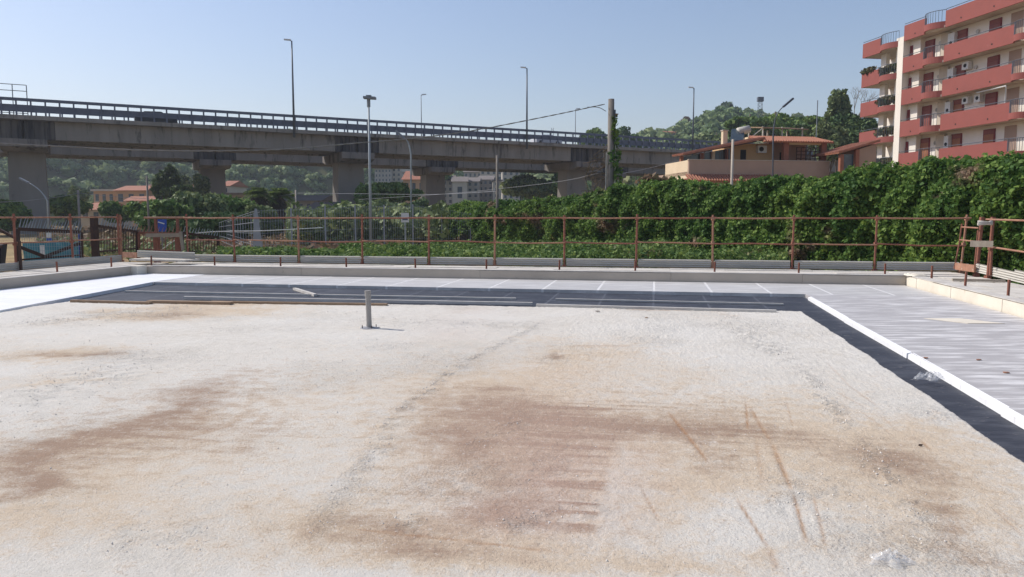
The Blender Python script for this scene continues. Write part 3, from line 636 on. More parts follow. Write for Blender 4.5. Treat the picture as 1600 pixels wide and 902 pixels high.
# short pipe stubs at the inner edge of the walkways
names = {}
def stub(p, label, h=.30):
    mb = MB(); mb.tube([(0, 0, -.05), (random.uniform(-.01, .01), 0, h)], .024, 8); mb.box(-.045, .045, -.045, .045, .0, .03)
    o = mb.build('pipe_stub', M['rust']); o.location = p; tag(o, label, 'pipe stub', 'short rusty pipe stubs standing along the parapets')
ords = ['first', 'second', 'third', 'fourth', 'fifth', 'sixth', 'seventh', 'eighth', 'ninth', 'tenth', 'eleventh']
for i, u in enumerate((236, 335, 438, 541, 649, 760, 874, 993, 1117, 1249, 1384)):
    p = on_b(u, 19.42); p.z = .22; stub(p, '%s short rusty pipe stub from the left behind the far parapet' % ords[i])
for i, u in enumerate((174, 89)):
    p = on_a(u, -14.75, 415); p.z = .2; stub(p, ['short rusty pipe stub outside the left parapet, nearer its far corner', 'short rusty pipe stub outside the left parapet, nearer the frame edge'][i])
for i, u in enumerate((1455, 1508, 1576)):
    p = on_a(u, 6.08, 445); p.z = .2; stub(p, ['short rusty pipe stub outside the cream parapet, at its far corner', 'middle one of three rusty pipe stubs outside the cream parapet', 'short rusty pipe stub outside the cream parapet, nearest the frame edge'][i], .34)
# battens lying on the membrane and screed edge
def batten(u0, v0, u1, v1, w_, h_, mat, label, z=.03):
    o = MB().beam(G(u0, v0, z), G(u1, v1, z), w_, h_).build('batten', M[mat]); tag(o, label, 'batten', 'battens and boards lying along the dark membrane')
batten(112, 470.5, 236, 474, .09, .05, 'woodbatten', 'brown batten lying leftmost at the edge of the screed', .055)
batten(232, 471.5, 362, 474, .14, .05, 'woodbatten', 'thick brown board overlapping the leftmost batten', .06)
batten(330, 472, 605, 476, .08, .04, 'woodbatten', 'long brown batten ending just behind the grey vent pipe', .055)
batten(196, 455.5, 806, 467, .06, .035, 'batten', 'long pale grey batten crossing the membrane behind the vent pipe', .02)
batten(288, 465, 832, 474.5, .07, .045, 'batten', 'long pale grey batten ending beside the membrane gap at centre', .045)
batten(460, 451.5, 493, 461.5, .07, .05, 'batten', 'short pale batten lying askew on the membrane', .03)
batten(868, 467.5, 1224, 475.5, .05, .03, 'batten', 'thin pale batten lying in the middle of the right half membrane', .02)
batten(838, 477, 1213, 486.5, .08, .045, 'batten', 'pale batten lying along the far right edge of the screed', .055)
# vent pipe
p = G(577, 513, .035); r = thing('vent_pipe', 'grey plastic vent pipe standing on a bolted metal flange in the screed', 'vent pipe', p)
mb = MB(); n = 20
mb.tube([(0, 0, .0), (-.012, 0, .53)], .038, n, cap=False); mb.tube([(0, 0, .0), (-.012, 0, .53)], .033, n, cap=False); mb.build('pipe', M['pvc'], r, smooth=True, fix=False)
mb = MB(); mb.tube([(-.012, 0, .46), (-.013, 0, .545)], .044, n); mb.build('cap', M['pvc'], r, smooth=False)
mb = MB(); mb.tube([(0, 0, 0), (0, 0, .008)], .13, 24); mb.tube([(0, 0, .008), (0, 0, .02)], .07, 20)
for k in range(3): mb.beam((0, 0, .012), (.15*math.cos(k*2.1+.3), .12*math.sin(k*2.1+.3), .008), .05, .008)
mb.build('flange', M['flange'], r)
for k in range(4):
    a = k*math.pi/2+.5; MB().tube([(.105*math.cos(a), .085*math.sin(a), .0), (.105*math.cos(a), .085*math.sin(a), .05)], .006, 6).build('bolt', M['darkrust'], r)
# plastic film, crumpled
m, t, b = nmat('clear_film'); b.inputs['Base Color'].default_value = (.92, .93, .94, 1); b.inputs['Roughness'].default_value = .12; b.inputs['Alpha'].default_value = .22; b.inputs['Specular IOR Level'].default_value = .9
M['film'] = m
def film(name, loc, sx, sy, sz, label, seed, lobes=5):
    g = np.random.default_rng(seed); r_, th_ = np.meshgrid(np.linspace(0, 1, 16), np.linspace(0, 2*np.pi, 40)); jit = g.normal(size=r_.shape)*.025; jit[-1] = jit[0]; jit[:, 0] = 0
    x = r_*np.cos(th_); y = r_*np.sin(th_); q = 1+.35*np.sin(th_*lobes+seed)
    x = x+jit; y = y+jit[::-1]; z = (1-r_**3)*np.clip(1.9*fbm(x*3.2+seed, y*3.2, 1, 3)-.45, 0, 1)+.5*np.abs(fbm(x*8, y*8+seed, 4, 2)-.5)+np.abs(jit)*2
    z = np.where(r_ > .98, .01, z)
    v = np.stack([x*q*sx, y*q*sy, z*sz+.004], -1).reshape(-1, 3); i_ = (np.arange(39)[:, None]*16+np.arange(15)[None, :]).ravel()
    o = npmesh(name, v, np.stack([i_, i_+1, i_+17, i_+16], -1), M['film']); o.location = loc; return tag(o, label, 'plastic film')
film('plastic_bag', G(1392, 880, .036), .085, .055, .06, 'crumpled clear plastic bag on the screed in the lower right corner', 3)
film('plastic_film', G(1452, 593, .05), .11, .09, .075, 'crumpled clear plastic film caught on the white foam strip', 8, 4)
o = MB().extrude([G(1444, 498, .074), G(1512, 506, .074), G(1570, 506, .074), G(1500, 498, .074)], (0, 0, .006)).build('sheet', M['parapet_cream']); tag(o, 'thin pale cream sheet lying on the grey boards near the cream parapet', 'sheet')
sc_n = 0
for (u, v, z, mt, lab) in ((1446, 560, .074, 'rust_light', 'small brown scrap on the grey boards beyond the crumpled film'), (1529, 563, .074, 'rust_light', 'small brown scrap on the grey boards near the cream sheet'), (1572, 583, .074, 'rust_light', 'small brown scrap on the grey boards at the right frame edge'), (934, 487, .05, 'darkrust', 'tiny dark stone on the screed right of the vent pipe'), (1438, 697, .037, 'darkrust', 'small dark twig on the screed near the membrane'), (1010, 497, .037, 'woodbatten', 'small brown clod on the far part of the screed')):
    p = G(u, v, z); mb = MB(); ks = .4 if v > 600 else 1; k = [(math.cos(i*1.05+u)*.03*ks*(1+.4*math.sin(i*2.3+v)), math.sin(i*1.05+u)*.018*ks*(1+.3*math.cos(i*1.7)), .001+.004*(i % 2)) for i in range(6)]; mb.extrude(k, (0, 0, .008)); o = mb.build('scrap', M[mt]); o.location = p; tag(o, lab, 'scrap')
# ------------------------------------------------------------------ viaducts
VD = Vector((.876, .482, 0)); VN = Vector((-.482, .876, 0)); VO = Vector((-50, 75, 0))
def s_at(u, n):                     # distance along the viaduct of the point seen at column u
    k = (u-800)/1200/1.0045; p0 = VO+VN*n
    return (k*p0.y-p0.x)/(VD.x-k*VD.y)
def zs(s): return 0.0
def viaduct(label, n0, piers, s0, s1, lamps_side):
    rz = math.atan2(VD.y, VD.x); org = VO+VN*n0
    r = thing('viaduct', label, 'viaduct', tuple(org), rz, 'parallel concrete road viaducts')
    bounds = sorted(piers); ends = [s0]+bounds+[s1]
    MB().box(s0, s1, 0, 9.6, 11.02, 11.27).build('deck_slab', M['concrete'], r)
    mb = MB()
    mb.box(s0, s1, .0, .28, 11.272, 11.42); mb.box(s0, s1, 9.32, 9.6, 11.272, 11.42); mb.build('kerb', M['concrete'], r)
    MB().box(s0, s1, .29, 9.31, 11.272, 11.30).build('carriageway', M['asphalt'], r)
    for i in range(len(ends)-1):
        a, b_ = ends[i]+.12, ends[i+1]-.12
        for j, n in enumerate((.85, 3.3, 5.75, 8.2)):
            ea = 2.6 if j in (0, 3) else 0
            mb = MB(); mb.box(a+ea, b_-ea, n+.0, n+.42, 9.2, 11.018)
            if j in (0, 3):
                e = -.06 if j == 0 else .42
                for q in (.25, .5, .75): x = a+(b_-a)*q; mb.box(x-.16, x+.16, n+e, n+e+.06, 9.25, 11.0)
                for x0_, x1_ in ((a, a+ea-.01), (b_-ea+.01, b_)):
                    q_ = MB(); w3 = (x1_-x0_)/3
                    for k_ in range(3): q_.box(x0_+w3*k_+.05, x0_+w3*(k_+1)-.05, n+(-.03 if j == 0 else .03), n+.42, 9.2, 11.018-.002)
                    q_.box(x0_, x1_, n+.08, n+.38, 9.22, 11.01); q_.build('girder_end', M['concrete_dark'], r)
            mb.build('girder', M['concrete'], r)
    for s in bounds:
        pr = MB(); gzz = -.6
        pr.hexa([(s-1.8, 3.3, gzz-3), (s+1.8, 3.3, gzz-3), (s+1.8, 6.1, gzz-3), (s-1.8, 6.1, gzz-3), (s-1.6, 3.5, 8.09), (s+1.6, 3.5, 8.09), (s+1.6, 5.9, 8.09), (s-1.6, 5.9, 8.09)])
        pi = pr.build('pier', M['concrete_pier'], r)
        cp = MB().extrude([(s-2.0, .35, 9.17), (s-2.0, .35, 8.42), (s-2.0, 1.7, 8.08), (s-2.0, 7.8, 8.08), (s-2.0, 9.1, 8.42), (s-2.0, 9.1, 9.17)], (4.0, 0, 0))
        cp.box(s-.5, s+.5, .9, 8.6, 9.172, 9.195)
        cp.build('pier_cap', M['concrete_soot'], pi)
    for n in (.12, 9.46):
        sg = 1 if n < 5 else -1; mb = MB()
        mb.box(s0, s1, n-.09, n+.09, 12.78, 13.07)
        for z in (11.98, 12.16, 12.34): mb.box(s0, s1, n-.05+.14*sg, n+.05+.14*sg, z-.085, z+.085); mb.box(s0, s1, n-.04+.14*sg, n+.04+.14*sg, z-.1, z+.1)
        g = mb.build('guard_rail', M['railblue'], r)
        s = s0; rest = MB(); lo_ = s_at(-40, 0)
        while s < s1:
            if n < 5:
                if n0 < 5 and lo_ < s < lo_+119: MB().box(s-.075, s+.075, n-.07, n+.07, 11.42, 12.775).build('rail_post', M['railblue'], g)
                else: rest.box(s-.075, s+.075, n-.07, n+.07, 11.42, 12.775)
            s += 1.22
        if n < 5: ro = rest.build('rail_post', M['railblue'], g); ro['kind'] = 'stuff'
        if n > 5:
            mb = MB(); s = s0
            while s < s1: mb.box(s-.07, s+.07, n-.07, n+.07, 11.42, 12.775); s += 1.22
            ro = mb.build('rail_post', M['railblue'], g); ro['kind'] = 'stuff'
    return r
near_p = [s_at(48, 4.8), s_at(545, 4.8)]; dS = near_p[1]-near_p[0]; near_p = [near_p[0]-dS, *near_p, near_p[1]+dS*.98, near_p[1]+dS*1.96, near_p[1]+dS*2.94]
v1 = viaduct('near concrete road viaduct with tall wall shaped piers and blue grey guard rail', 0, near_p, near_p[0]-8, near_p[-1]+20, 0)
NF = 21.0
fp = [s_at(333, NF+4.8), s_at(676, NF+4.8)]; dF = fp[1]-fp[0]; fp = [fp[0]-2*dF, fp[0]-dF, *fp, fp[1]+dF, fp[1]+2*dF, fp[1]+3*dF]
v2 = viaduct('far concrete road viaduct seen beneath and behind the near one', NF, fp, fp[0]-8, fp[-1]+10, 0)
# tall framed screen on the far left of the viaduct
r = thing('mesh_screen', 'tall thin metal mesh screen frame above the viaduct rail at the far left', 'screen', tuple(VO+VN*9.2))
a_, b_ = s_at(-60, 9.2), s_at(53, 9.2)
fr_ = lambda s: VD*s
for q in range(6):
    s = a_+(b_-a_)*q/5; MB().tube([fr_(s)+Vector((0, 0, 11.3)), fr_(s)+Vector((0, 0, 15.6))], .05, 6).build('upright', M['pole_dark'], r)
for z in (15.6, 14.95, 12.6): MB().tube([fr_(a_)+Vector((0, 0, z)), fr_(b_)+Vector((0, 0, z))], .04, 6).build('rail', M['pole_dark'], r)
# ------------------------------------------------------------------ lamps and poles
def bridge_lamp(u, vt, n, z0, label, side=-1, r0=.11):
    s = s_at(u, n); p = VO+VD*s+VN*n; p.z = z0; top = P(u, vt, p.y).z
    r = thing('street_lamp', label, 'street lamp', tuple(p), group='tall lamps standing on the viaduct')
    MB().tube([(0, 0, -.6), (0, 0, top-z0)], r0, 8, r2=r0*.55).build('pole', M['pole_dark'], r, smooth=True)
    h = top-z0
    mb = MB(); mb.tube([(0, 0, h-.05), (side*.2, 0, h+.05)], .05, 6); mb.build('arm', M['pole_dark'], r)
    MB().extrude([(side*.1, -.16, h+.02), (side*.85, -.12, h+.08), (side*.85, .12, h+.08), (side*.1, .16, h+.02)], (0, 0, .14)).build('lamp_head', M['white'], r)
bridge_lamp(463, 64, -.10, 11.1, 'tallest lamp on the viaduct, leftmost, its base at the near rail', -1, .14)
bridge_lamp(823, 107, -.10, 11.1, 'tall lamp on the near rail of the viaduct right of centre', -1, .14)
bridge_lamp(1080, 138, -.10, 11.1, 'lamp at the right end of the viaduct beside the tiled house', -1, .14)
bridge_lamp(660, 149, NF+9.4, 11.3, 'thin lamp behind the viaduct rail, right of the flat headed lamp', 1, .09)
bridge_lamp(898, 171, NF+9.4, 11.3, 'thin lamp behind the viaduct rail, left of the concrete pole', 1, .09)
def flat_lamp():
    p = P(579, 337, 45); p.z = -.3; r = thing('street_lamp', 'tall grey street lamp with a flat rectangular head in front of the viaduct', 'street lamp', tuple(p))
    h = P(576, 155, 45).z+.3
    MB().tube([(0, 0, 0), (0, 0, h)], .09, 12, r2=.055).build('pole', M['pole_grey'], r, smooth=True)
    MB().tube([(0, 0, h-.45), (0, 0, h+.02)], .10, 10).build('collar', M['lamp'], r)
    mb = MB(); mb.extrude([(-.28, -.2, h+.02), (-.28, .2, h+.02), (.42, .2, h-.02), (.42, -.2, h-.02)], (0, 0, .13)); mb.box(-.12, .16, -.15, .15, h+.15, h+.21); mb.build('lamp_head', M['lamp'], r)
flat_lamp()
def curved_lamp(u0, vt, uh, vh, Y, r0, label, cv=None, mat='pole_grey', head='lamp'):
    p = P(u0, 337, Y); p.z = gz(p.x, Y); r = thing('street_lamp', label, 'street lamp', tuple(p))
    a = P(u0, vt+(22 if cv is None else 40), Y)-p; c = P((u0*2+uh)/3 if cv is None else u0, vt+3 if cv is None else cv, Y)-p; e = P(uh, vh, Y)-p
    pts = [Vector((0, 0, 0)), a]
    for i in range(1, 9):
        q = i/8; pts.append(a*(1-q)**2+c*2*q*(1-q)+e*q*q)
    MB().tube(pts, r0, 8, r2=r0*.5).build('pole', M[mat], r, smooth=True)
    d = (pts[-1]-pts[-2]).normalized(); MB().beam(e, e+d*.8, .24, .12).build('lamp_head', M[head], r)
curved_lamp(642, 218, 633, 217, 50, .055, 'thin curved street lamp whose head sits just under the viaduct rail')
curved_lamp(74, 292, 45, 286, 62, .065, 'curved street lamp in front of the large left pier')
curved_lamp(1208, 178, 1224, 167, 50, .055, 'curved street lamp in front of the tiled house', cv=178, mat='pole_dark', head='pole_dark')
def pole(u, vt, Y, r0, mat, label, vb=None, name='utility_pole', extras=None, lean=0):
    p = P(u, 337, Y); g = gz(p.x, Y) if vb is None else P(u, vb, Y).z; p.z = g; h = P(u, vt, Y).z-g
    r = thing(name, label, 'pole', tuple(p)); MB().tube([(0, 0, -.2), (lean, 0, h)], r0*1.25, 12, r2=r0).build('shaft', M[mat], r, smooth=True)
    return r, p, h
bigp, bp, bh = pole(953, 155, 40, .155, 'pole_concrete', 'thick grey concrete utility pole with ivy and conduits climbing it')
mb = MB(); mb.beam((.18, -.1, bh-1.1), (.18, -.1, bh-.55), .08, .08); mb.tube([(.16, 0, bh-1.0), (.16, 0, bh-2.6)], .03, 6); mb.build('bracket', M['pole_dark'], bigp)
MB().tube([(-.28, -.05, 0), (-.22, -.05, bh-2.7)], .03, 8).build('conduit', M['galv'], bigp)
MB().tube([(.24, -.05, 0), (.24, -.05, bh-2.0), (.2, 0, bh-1.2)], .03, 8).build('conduit', M['galv'], bigp)
pole(777, 243, 45, .072, 'pole_concrete', 'plain grey concrete pole rising out of the hedge in front of the viaduct')
pole(1142, 218, 34, .055, 'parapet', 'slim pale pole rising out of the hedge in front of the tiled house')
r_, _, h_ = pole(232, 275, 48, .055, 'pole_concrete', 'thin grey pole left of the blue sign with bare twigs at its top')
pole(124, 297, 75, .10, 'palebark', 'yellowish concrete pole beside the left pier with wires')
pole(463, 297, 70, .065, 'parapet', 'slim pale pole behind the steel grating fence near the palms')
pole(1271, 157, 88, .05, 'pole_dark', 'thin antenna mast behind the roof of the tiled house', name='antenna_mast')
# lattice mast on the hill and a distant one
def mast(u, vt, vb, Y, w_, label, top=False):
    p = P(u, vb, Y); h = P(u, vt, Y).z-p.z; r = thing('lattice_mast', label, 'mast', tuple(p)); mb = MB()
    for sx in (-1, 1):
        for sy in (-1, 1): mb.tube([(sx*w_, sy*w_, 0), (sx*w_*.8, sy*w_*.8, h)], w_*.10, 5)
    for i in range(7):
        z = h*i/7; z2 = h*(i+1)/7; mb.tube([(-w_, -w_, z), (w_, -w_, z2)], w_*.07, 4); mb.tube([(w_, w_, z), (-w_, w_, z2)], w_*.07, 4); mb.tube([(-w_, w_, z2), (-w_, -w_, z2)], w_*.07, 4)
    mb.build('lattice', M['pole_dark'], r)
    if top: MB().box(-w_*1.5, w_*1.5, -w_*1.2, w_*1.2, h*.82, h).build('antenna_box', M['pole_dark'], r)
mast(1187, 152, 190, 230, .55, 'dark lattice mast with a box top standing on the wooded hill', True)
mast(863, 200, 235, 420, .7, 'tiny distant lattice pylon above the viaduct rail')
# ------------------------------------------------------------------ cables
def cable(pts, rad, mat, label, name='cable', n=24):
    pts = [Vector(p) for p in pts]; out = []
    ext = [pts[0]*2-pts[1]]+pts+[pts[-1]*2-pts[-2]]
    for i in range(1, len(ext)-2):
        p0, p1, p2, p3 = ext[i-1:i+3]
        for k in range(n):
            q = k/n; out.append(.5*((2*p1)+(p2-p0)*q+(2*p0-5*p1+4*p2-p3)*q*q+(3*p1-p0-3*p2+p3)*q**3))
    out.append(ext[-2]); mb = MB()
    if rad > .026:
        for ph in (0, math.pi):         # two strands twisted round each other
            o2 = []
            for i, p in enumerate(out):
                o2.append(p+Vector((0, math.cos(i*.9+ph), math.sin(i*.9+ph)))*rad*.55)
            mb.tube(o2, rad*.6, 6)
    else: mb.tube(out, rad, 5)
    o = mb.build(name, M[mat], smooth=True); return tag(o, label, 'cable')
cable([P(945, 163, 40), P(860, 181, 38), P(740, 204, 34), P(640, 217, 33), P(560, 223.5, 32), P(450, 233, 30.5), P(330, 236, 29), P(200, 234, 28), P(90, 228.5, 27), P(0, 224, 26), P(-120, 215, 25)], .027, 'cable', 'thick twisted grey cable sweeping from the concrete pole across the viaduct')
cable([P(947, 174, 40), P(935, 168, 39.8), P(918, 167.5, 39.5)], .018, 'pole_dark', 'short lower cable loop joining the thick cable at the concrete pole')
cable([P(935, 271, 40), P(880, 283, 42), P(800, 293, 46), P(700, 303, 52), P(560, 312, 60)], .013, 'thincable', 'thin wire dropping left from the ivy covered pole above the hedge')
cable([P(1060, 251, 50), P(1010, 264, 45), P(958, 274, 40)], .013, 'thincable', 'thin wire from the tiled house down to the ivy covered pole')
cable([P(0, 316, 60), P(40, 314, 66), P(90, 308, 71), P(124, 302, 75)], .02, 'thincable', 'thin wire crossing the left pier to the yellowish pole')
cable([P(124, 302, 75), P(200, 309, 75), P(330, 316, 73), P(400, 312, 71), P(463, 302, 70)], .018, 'thincable', 'thin wire running from the yellowish pole to the pole by the palms')
cable([P(463, 302, 70), P(560, 303, 66), P(680, 304, 60), P(777, 299, 46)], .018, 'thincable', 'thin level wire crossing two piers toward the plain pole')
cable([P(240, 398, 33), P(300, 366, 34), P(420, 360.5, 34.5), P(505, 356, 35)], .02, 'white', 'slanting pale cable strung in front of the steel grating fence')
# ------------------------------------------------------------------ tiled house
hr = thing('tiled_house', 'ochre house with terracotta tiled roofs, terrace and brick columns behind the hedge', 'house', tuple(P(1075, 337, 62).xy.to_3d()), R(9.5))
hz = lambda v, Y=62: P(1075, v, Y).z
H = lambda name, mat, *a, par=hr: MB().box(*a).build(name, M[mat], par)
z1, z0 = hz(250), hz(268)
H('ground_floor_wall', 'villa_wall', 0, 12.2, .02, 7, -.5, z0-.3)
H('terrace_slab', 'villa_wall', -.02, 12.22, 0, 7.0, z0-.3, z0)
H('terrace_wall', 'villa_wall', 0.0, 12.2, 0, .2, z0, z1)  # front of the terrace wall, its shade put into the beige
H('terrace_wall', 'villa_cream_and_lit', -.02, .2, .202, 5.2, z0-1.2, z1)  # left side of the same wall, sunlight put into the cream colour
H('wall_coping', 'parapet', -.06, 12.26, -.05, .24, z1, z1+.06)
def tiles(name, poly, thick, par, rib=.22):
    """tiled slope: two low edge points and two high edge points, with tile ribs"""
    a, b_, c, d = [Vector(p) for p in poly]; mb = MB(); n = max(2, int((b_-a).length/rib)); nrm = (b_-a).cross(d-a).normalized()
    if nrm.z < 0: nrm = -nrm
    mb.add([a, b_, c, d, a-nrm*thick, b_-nrm*thick, c-nrm*thick, d-nrm*thick], [(0, 1, 2, 3), (7, 6, 5, 4), (0, 4, 5, 1), (1, 5, 6, 2), (2, 6, 7, 3), (3, 7, 4, 0)])
    for i in range(n):
        q = (i+.5)/n; lo = a.lerp(b_, q)+nrm*.02; hi = d.lerp(c, q)+nrm*.02; mb.tube([lo-(hi-lo).normalized()*.06, hi], rib*.30, 6)
    return mb.build(name, M['tile'], par)
tiles('eave_tiles', [(-.3, -1.0, z0-.75), (8.6, -1.0, z0-.75), (8.6, -.01, z0-.25), (-.3, -.01, z0-.25)], .08, hr)
tiles('eave_tiles', [(-1.0, 6, z0-1.1), (-1.0, -.9, z0-1.1), (-.03, -.9, z0-.6), (-.03, 6, z0-.6)], .08, hr)
# upper storey
fl = z0; et = P(1278, 219, 66).z
H('upper_wall', 'villa_ochre', 4.6, 8.6, 2.6, 6, fl, et-.35)
H('upper_wall', 'villa_wall', 8.6, 12.0, 3.4, 6, fl, et-.1)
H('door', 'darkopening', 5.6, 6.1, 2.57, 2.7, fl+.1, fl+2.0)
d_ = H('door', 'darkopening', 9.6, 10.2, 3.37, 3.5, fl+.1, fl+1.9)
for x in (8.9, 12.3): H('column', 'brick', x-.22, x+.22, 1.0, 1.45, fl, et-.25)
H('pergola_beam', 'villa_cream_and_lit', 9.13, 12.07, 1.1, 1.35, et-.5, et-.28)
tiles('roof', [(6.7, .6, et-.3), (12.9, .6, et-.3), (12.7, 3.4, et+.35), (6.7, 3.4, et+.35)], .1, hr)
H('roof_edge', 'villa_cream_and_lit', 7.2, 12.4, 3.45, 6, et+.25, et+.42)
# sloped roof at the left, falling toward the left
lw = P(1077, 238, 63).z
tiles('roof', [(-.1, 3.4, lw-.1), (-.1, .9, lw-.15), (6.95, .9, et+.0), (6.95, 3.4, et+.14)], .1, hr, .25)
MB().extrude([(.2, 2.4, fl), (4.59, 2.4, fl), (4.59, 2.4, et-.75), (.2, 2.4, lw-.35)], (0, .1, 0)).build('glazed_front', M['glass'], hr)
for x in (.25, 2.0, 3.0, 4.2): H('column', 'brick' if x != 3.0 else 'villa_cream_and_lit', x-.12, x+.12, 2.1, 2.39, fl, lw-.25+(x)*.15)
MB().tube([(.1, 1.0, lw-.2), (6.2, 1.0, et-.3)], .06, 6).build('gutter', M['darkrust'], hr)
for x in (1.0, 1.3, 3.5): H('rail_upright', 'darkrust', x, x+.04, .1, .14, z1+.06, z1+.75)
# railings, lattice door, awning frame
mb = MB()
for i in range(9): mb.box(3.3+i*.15, 3.33+i*.15, 1.6, 1.63, fl, fl+1.9)
mb.build('railing', M['darkrust'], hr)
mb = MB()
for i in range(6):
    mb.box(9.9+i*.42, 9.96+i*.42, 1.2, 1.26, fl+.2, et-.7)
for i in range(7): mb.box(9.9, 12.0, 1.2, 1.25, fl+.3+i*.3, fl+.36+i*.3)
mb.build('lattice_door', M['darkrust'], hr)
ac = H('air_conditioner', 'white', 7.0, 7.8, 2.25, 2.59, fl+1.75, fl+2.35)
MB().tube([(7.3, 2.24, fl+2.05), (7.3, 2.20, fl+2.05)], .2, 16).build('fan_grille', M['darkopening'], ac)
# on the roof: chimney, solar heater, light pergola
ch = H('chimney', 'villa_cream_and_lit', 4.3, 4.7, 3.2, 3.6, et-.7, et+.75); H('chimney_cap', 'parapet', 4.25, 4.75, 3.15, 3.65, et+.75, et+.85, par=ch)
so = thing('solar_heater', 'solar water heater with a round silver tank on the roof of the tiled house', 'solar heater', tuple(hr.location), R(9.5))
MB().extrude([(5.1, 3.5, et-.1), (6.3, 3.5, et+.0), (6.9, 4.6, et+1.1), (5.7, 4.6, et+1.0)], (0, .02, .08)).build('panel', M['glass'], so)
MB().tube([(6.2, 4.4, et+.85), (7.3, 4.6, et+1.1)], .33, 16).build('tank', M['galv'], so, smooth=True)
MB().tube([(6.8, 4.4, et), (6.8, 4.4, et+.9)], .04, 6).build('stand', M['pole_dark'], so)
pg = thing('roof_pergola', 'low metal pergola with a thin brown cover on the roof of the tiled house', 'pergola', tuple(hr.location), R(9.5))
for x in (8.4, 10.2, 12.1):
    for y in (4.2, 6.8): MB().box(x-.05, x+.05, y-.05, y+.05, et+.4, et+1.3).build('post', M['galv'], pg)
MB().extrude([(8.2, 3.9, et+1.15), (12.5, 3.9, et+1.05), (12.5, 7.0, et+1.5), (8.2, 7.0, et+1.5)], (0, 0, .08)).build('cover', M['woodbatten'], pg)
MB().tube([(7.3, 4.0, et+.4), (8.3, 4.0, et+1.15)], .04, 6).build('brace', M['galv'], pg)
# small tiled lean-to between house and flats
lt = thing('tiled_shed', 'small tiled lean-to with brick posts beside the red and white flats', 'shed', tuple(P(1312, 337, 62).xy.to_3d()), R(9.5))
zt = P(1312, 238, 62).z
tiles('roof', [(-.3, 0, zt), (-.3, 4.0, zt), (3.3, 4.0, zt+1.0), (3.3, 0, zt+1.0)][::-1], .12, lt)
for x, h_ in ((0.0, zt-.15), (1.35, zt+.25)): MB().box(x, x+.3, .2, .5, -.3, h_).build('post', M['brick'], lt)
MB().box(.32, 1.33, .5, .55, -.3, zt-.1).build('glazing', M['glass'], lt); MB().extrude([(1.7, .3, -.3), (3.2, .3, -.3), (3.2, .3, zt+.75), (1.7, .3, zt+.3)], (0, 2.5, 0)).build('wall', M['villa_wall'], lt)
# ------------------------------------------------------------------ flats at the right
AQ = Vector((610/1200/1.019*74.4, 74.4, 0)); ax = Vector((.164, -.986, 0)).normalized(); an = Vector((-ax.y*-1, ax.x*-1, 0))
an = Vector((ax.y, -ax.x, 0))       # outward, to the left
apt = thing('apartment_block', 'cream block of flats with red curved balconies and red brown shutters', 'building', tuple(AQ), math.atan2(ax.y, ax.x))
# local x along the facade toward the camera, local y = inward
def sx(u, n):                       # local x where column u meets the plane n metres inside the balcony front
    k = (u-800)/1200/1.019; p0 = AQ-an*n
    return (k*p0.y-p0.x)/(ax.x-k*ax.y)
inw = -an; assert abs(Matrix.Rotation(math.atan2(ax.y, ax.x), 3, 'Z').col[1].xy.to_3d().dot(inw)) > .99
sgn = 1 if Matrix.Rotation(math.atan2(ax.y, ax.x), 3, 'Z').col[1].dot(inw) > 0 else -1
def A(name, mat, x0, x1, y0, y1, z0, z1, par=apt): y0, y1 = sorted((y0*sgn, y1*sgn)); return MB().box(x0, x1, y0, y1, z0, z1).build(name, M[mat], par)
XE = sx(1600, 0)+14; WN = 1.35
A('wall', 'cream', 1.2, XE, WN, 13, -.4, 18.05)
A('wall', 'cream', sx(1397, .75), 1.19, .75, 5.0, -.4, 18.8)      # projecting fin between the two halves
ZT = [19.5-2.985*i for i in range(6)]; HB = 1.42
def front(x0, x1, zt, zb, bulge=0, nm='balcony_parapet', par=None, y=0):
    """parapet band; bulge > 0 curves outwards"""
    mb = MB(); n = 10 if bulge else 1
    for i in range(n):
        q0, q1 = i/n, (i+1)/n; f = lambda q: (-bulge*math.sin(q*math.pi)**.8 if bulge else 0)+y
        xa, xb = x0+(x1-x0)*q0, x0+(x1-x0)*q1
        mb.hexa([(xa, f(q0)*sgn, zb), (xb, f(q1)*sgn, zb), (xb, (f(q1)+.14)*sgn, zb), (xa, (f(q0)+.14)*sgn, zb), (xa, f(q0)*sgn, zt), (xb, f(q1)*sgn, zt), (xb, (f(q1)+.14)*sgn, zt), (xa, (f(q0)+.14)*sgn, zt)])
    return mb.build(nm, M['redpaint'], par or apt)
def rail(x0, x1, zt, h_, bulge, par, bars=True, y=.06):
    mb = MB(); n = 12; f = lambda q: y-bulge*math.sin(q*math.pi)**.8 if bulge else y
    pts = [Vector((x0+(x1-x0)*i/n, f(i/n)*sgn, zt+h_)) for i in range(n+1)]
    mb.tube(pts, .03, 6)
    if bars:
        for i, p in enumerate(pts): mb.beam((p.x, p.y, zt), p, .025, .025)
    return mb.build('railing', M['pole_dark'], par)
xw0, xo0, xo1 = 1.0, sx(1440, 0), sx(1471, 0)
xr0, xr1 = sx(1578, 0), sx(1606, 0)
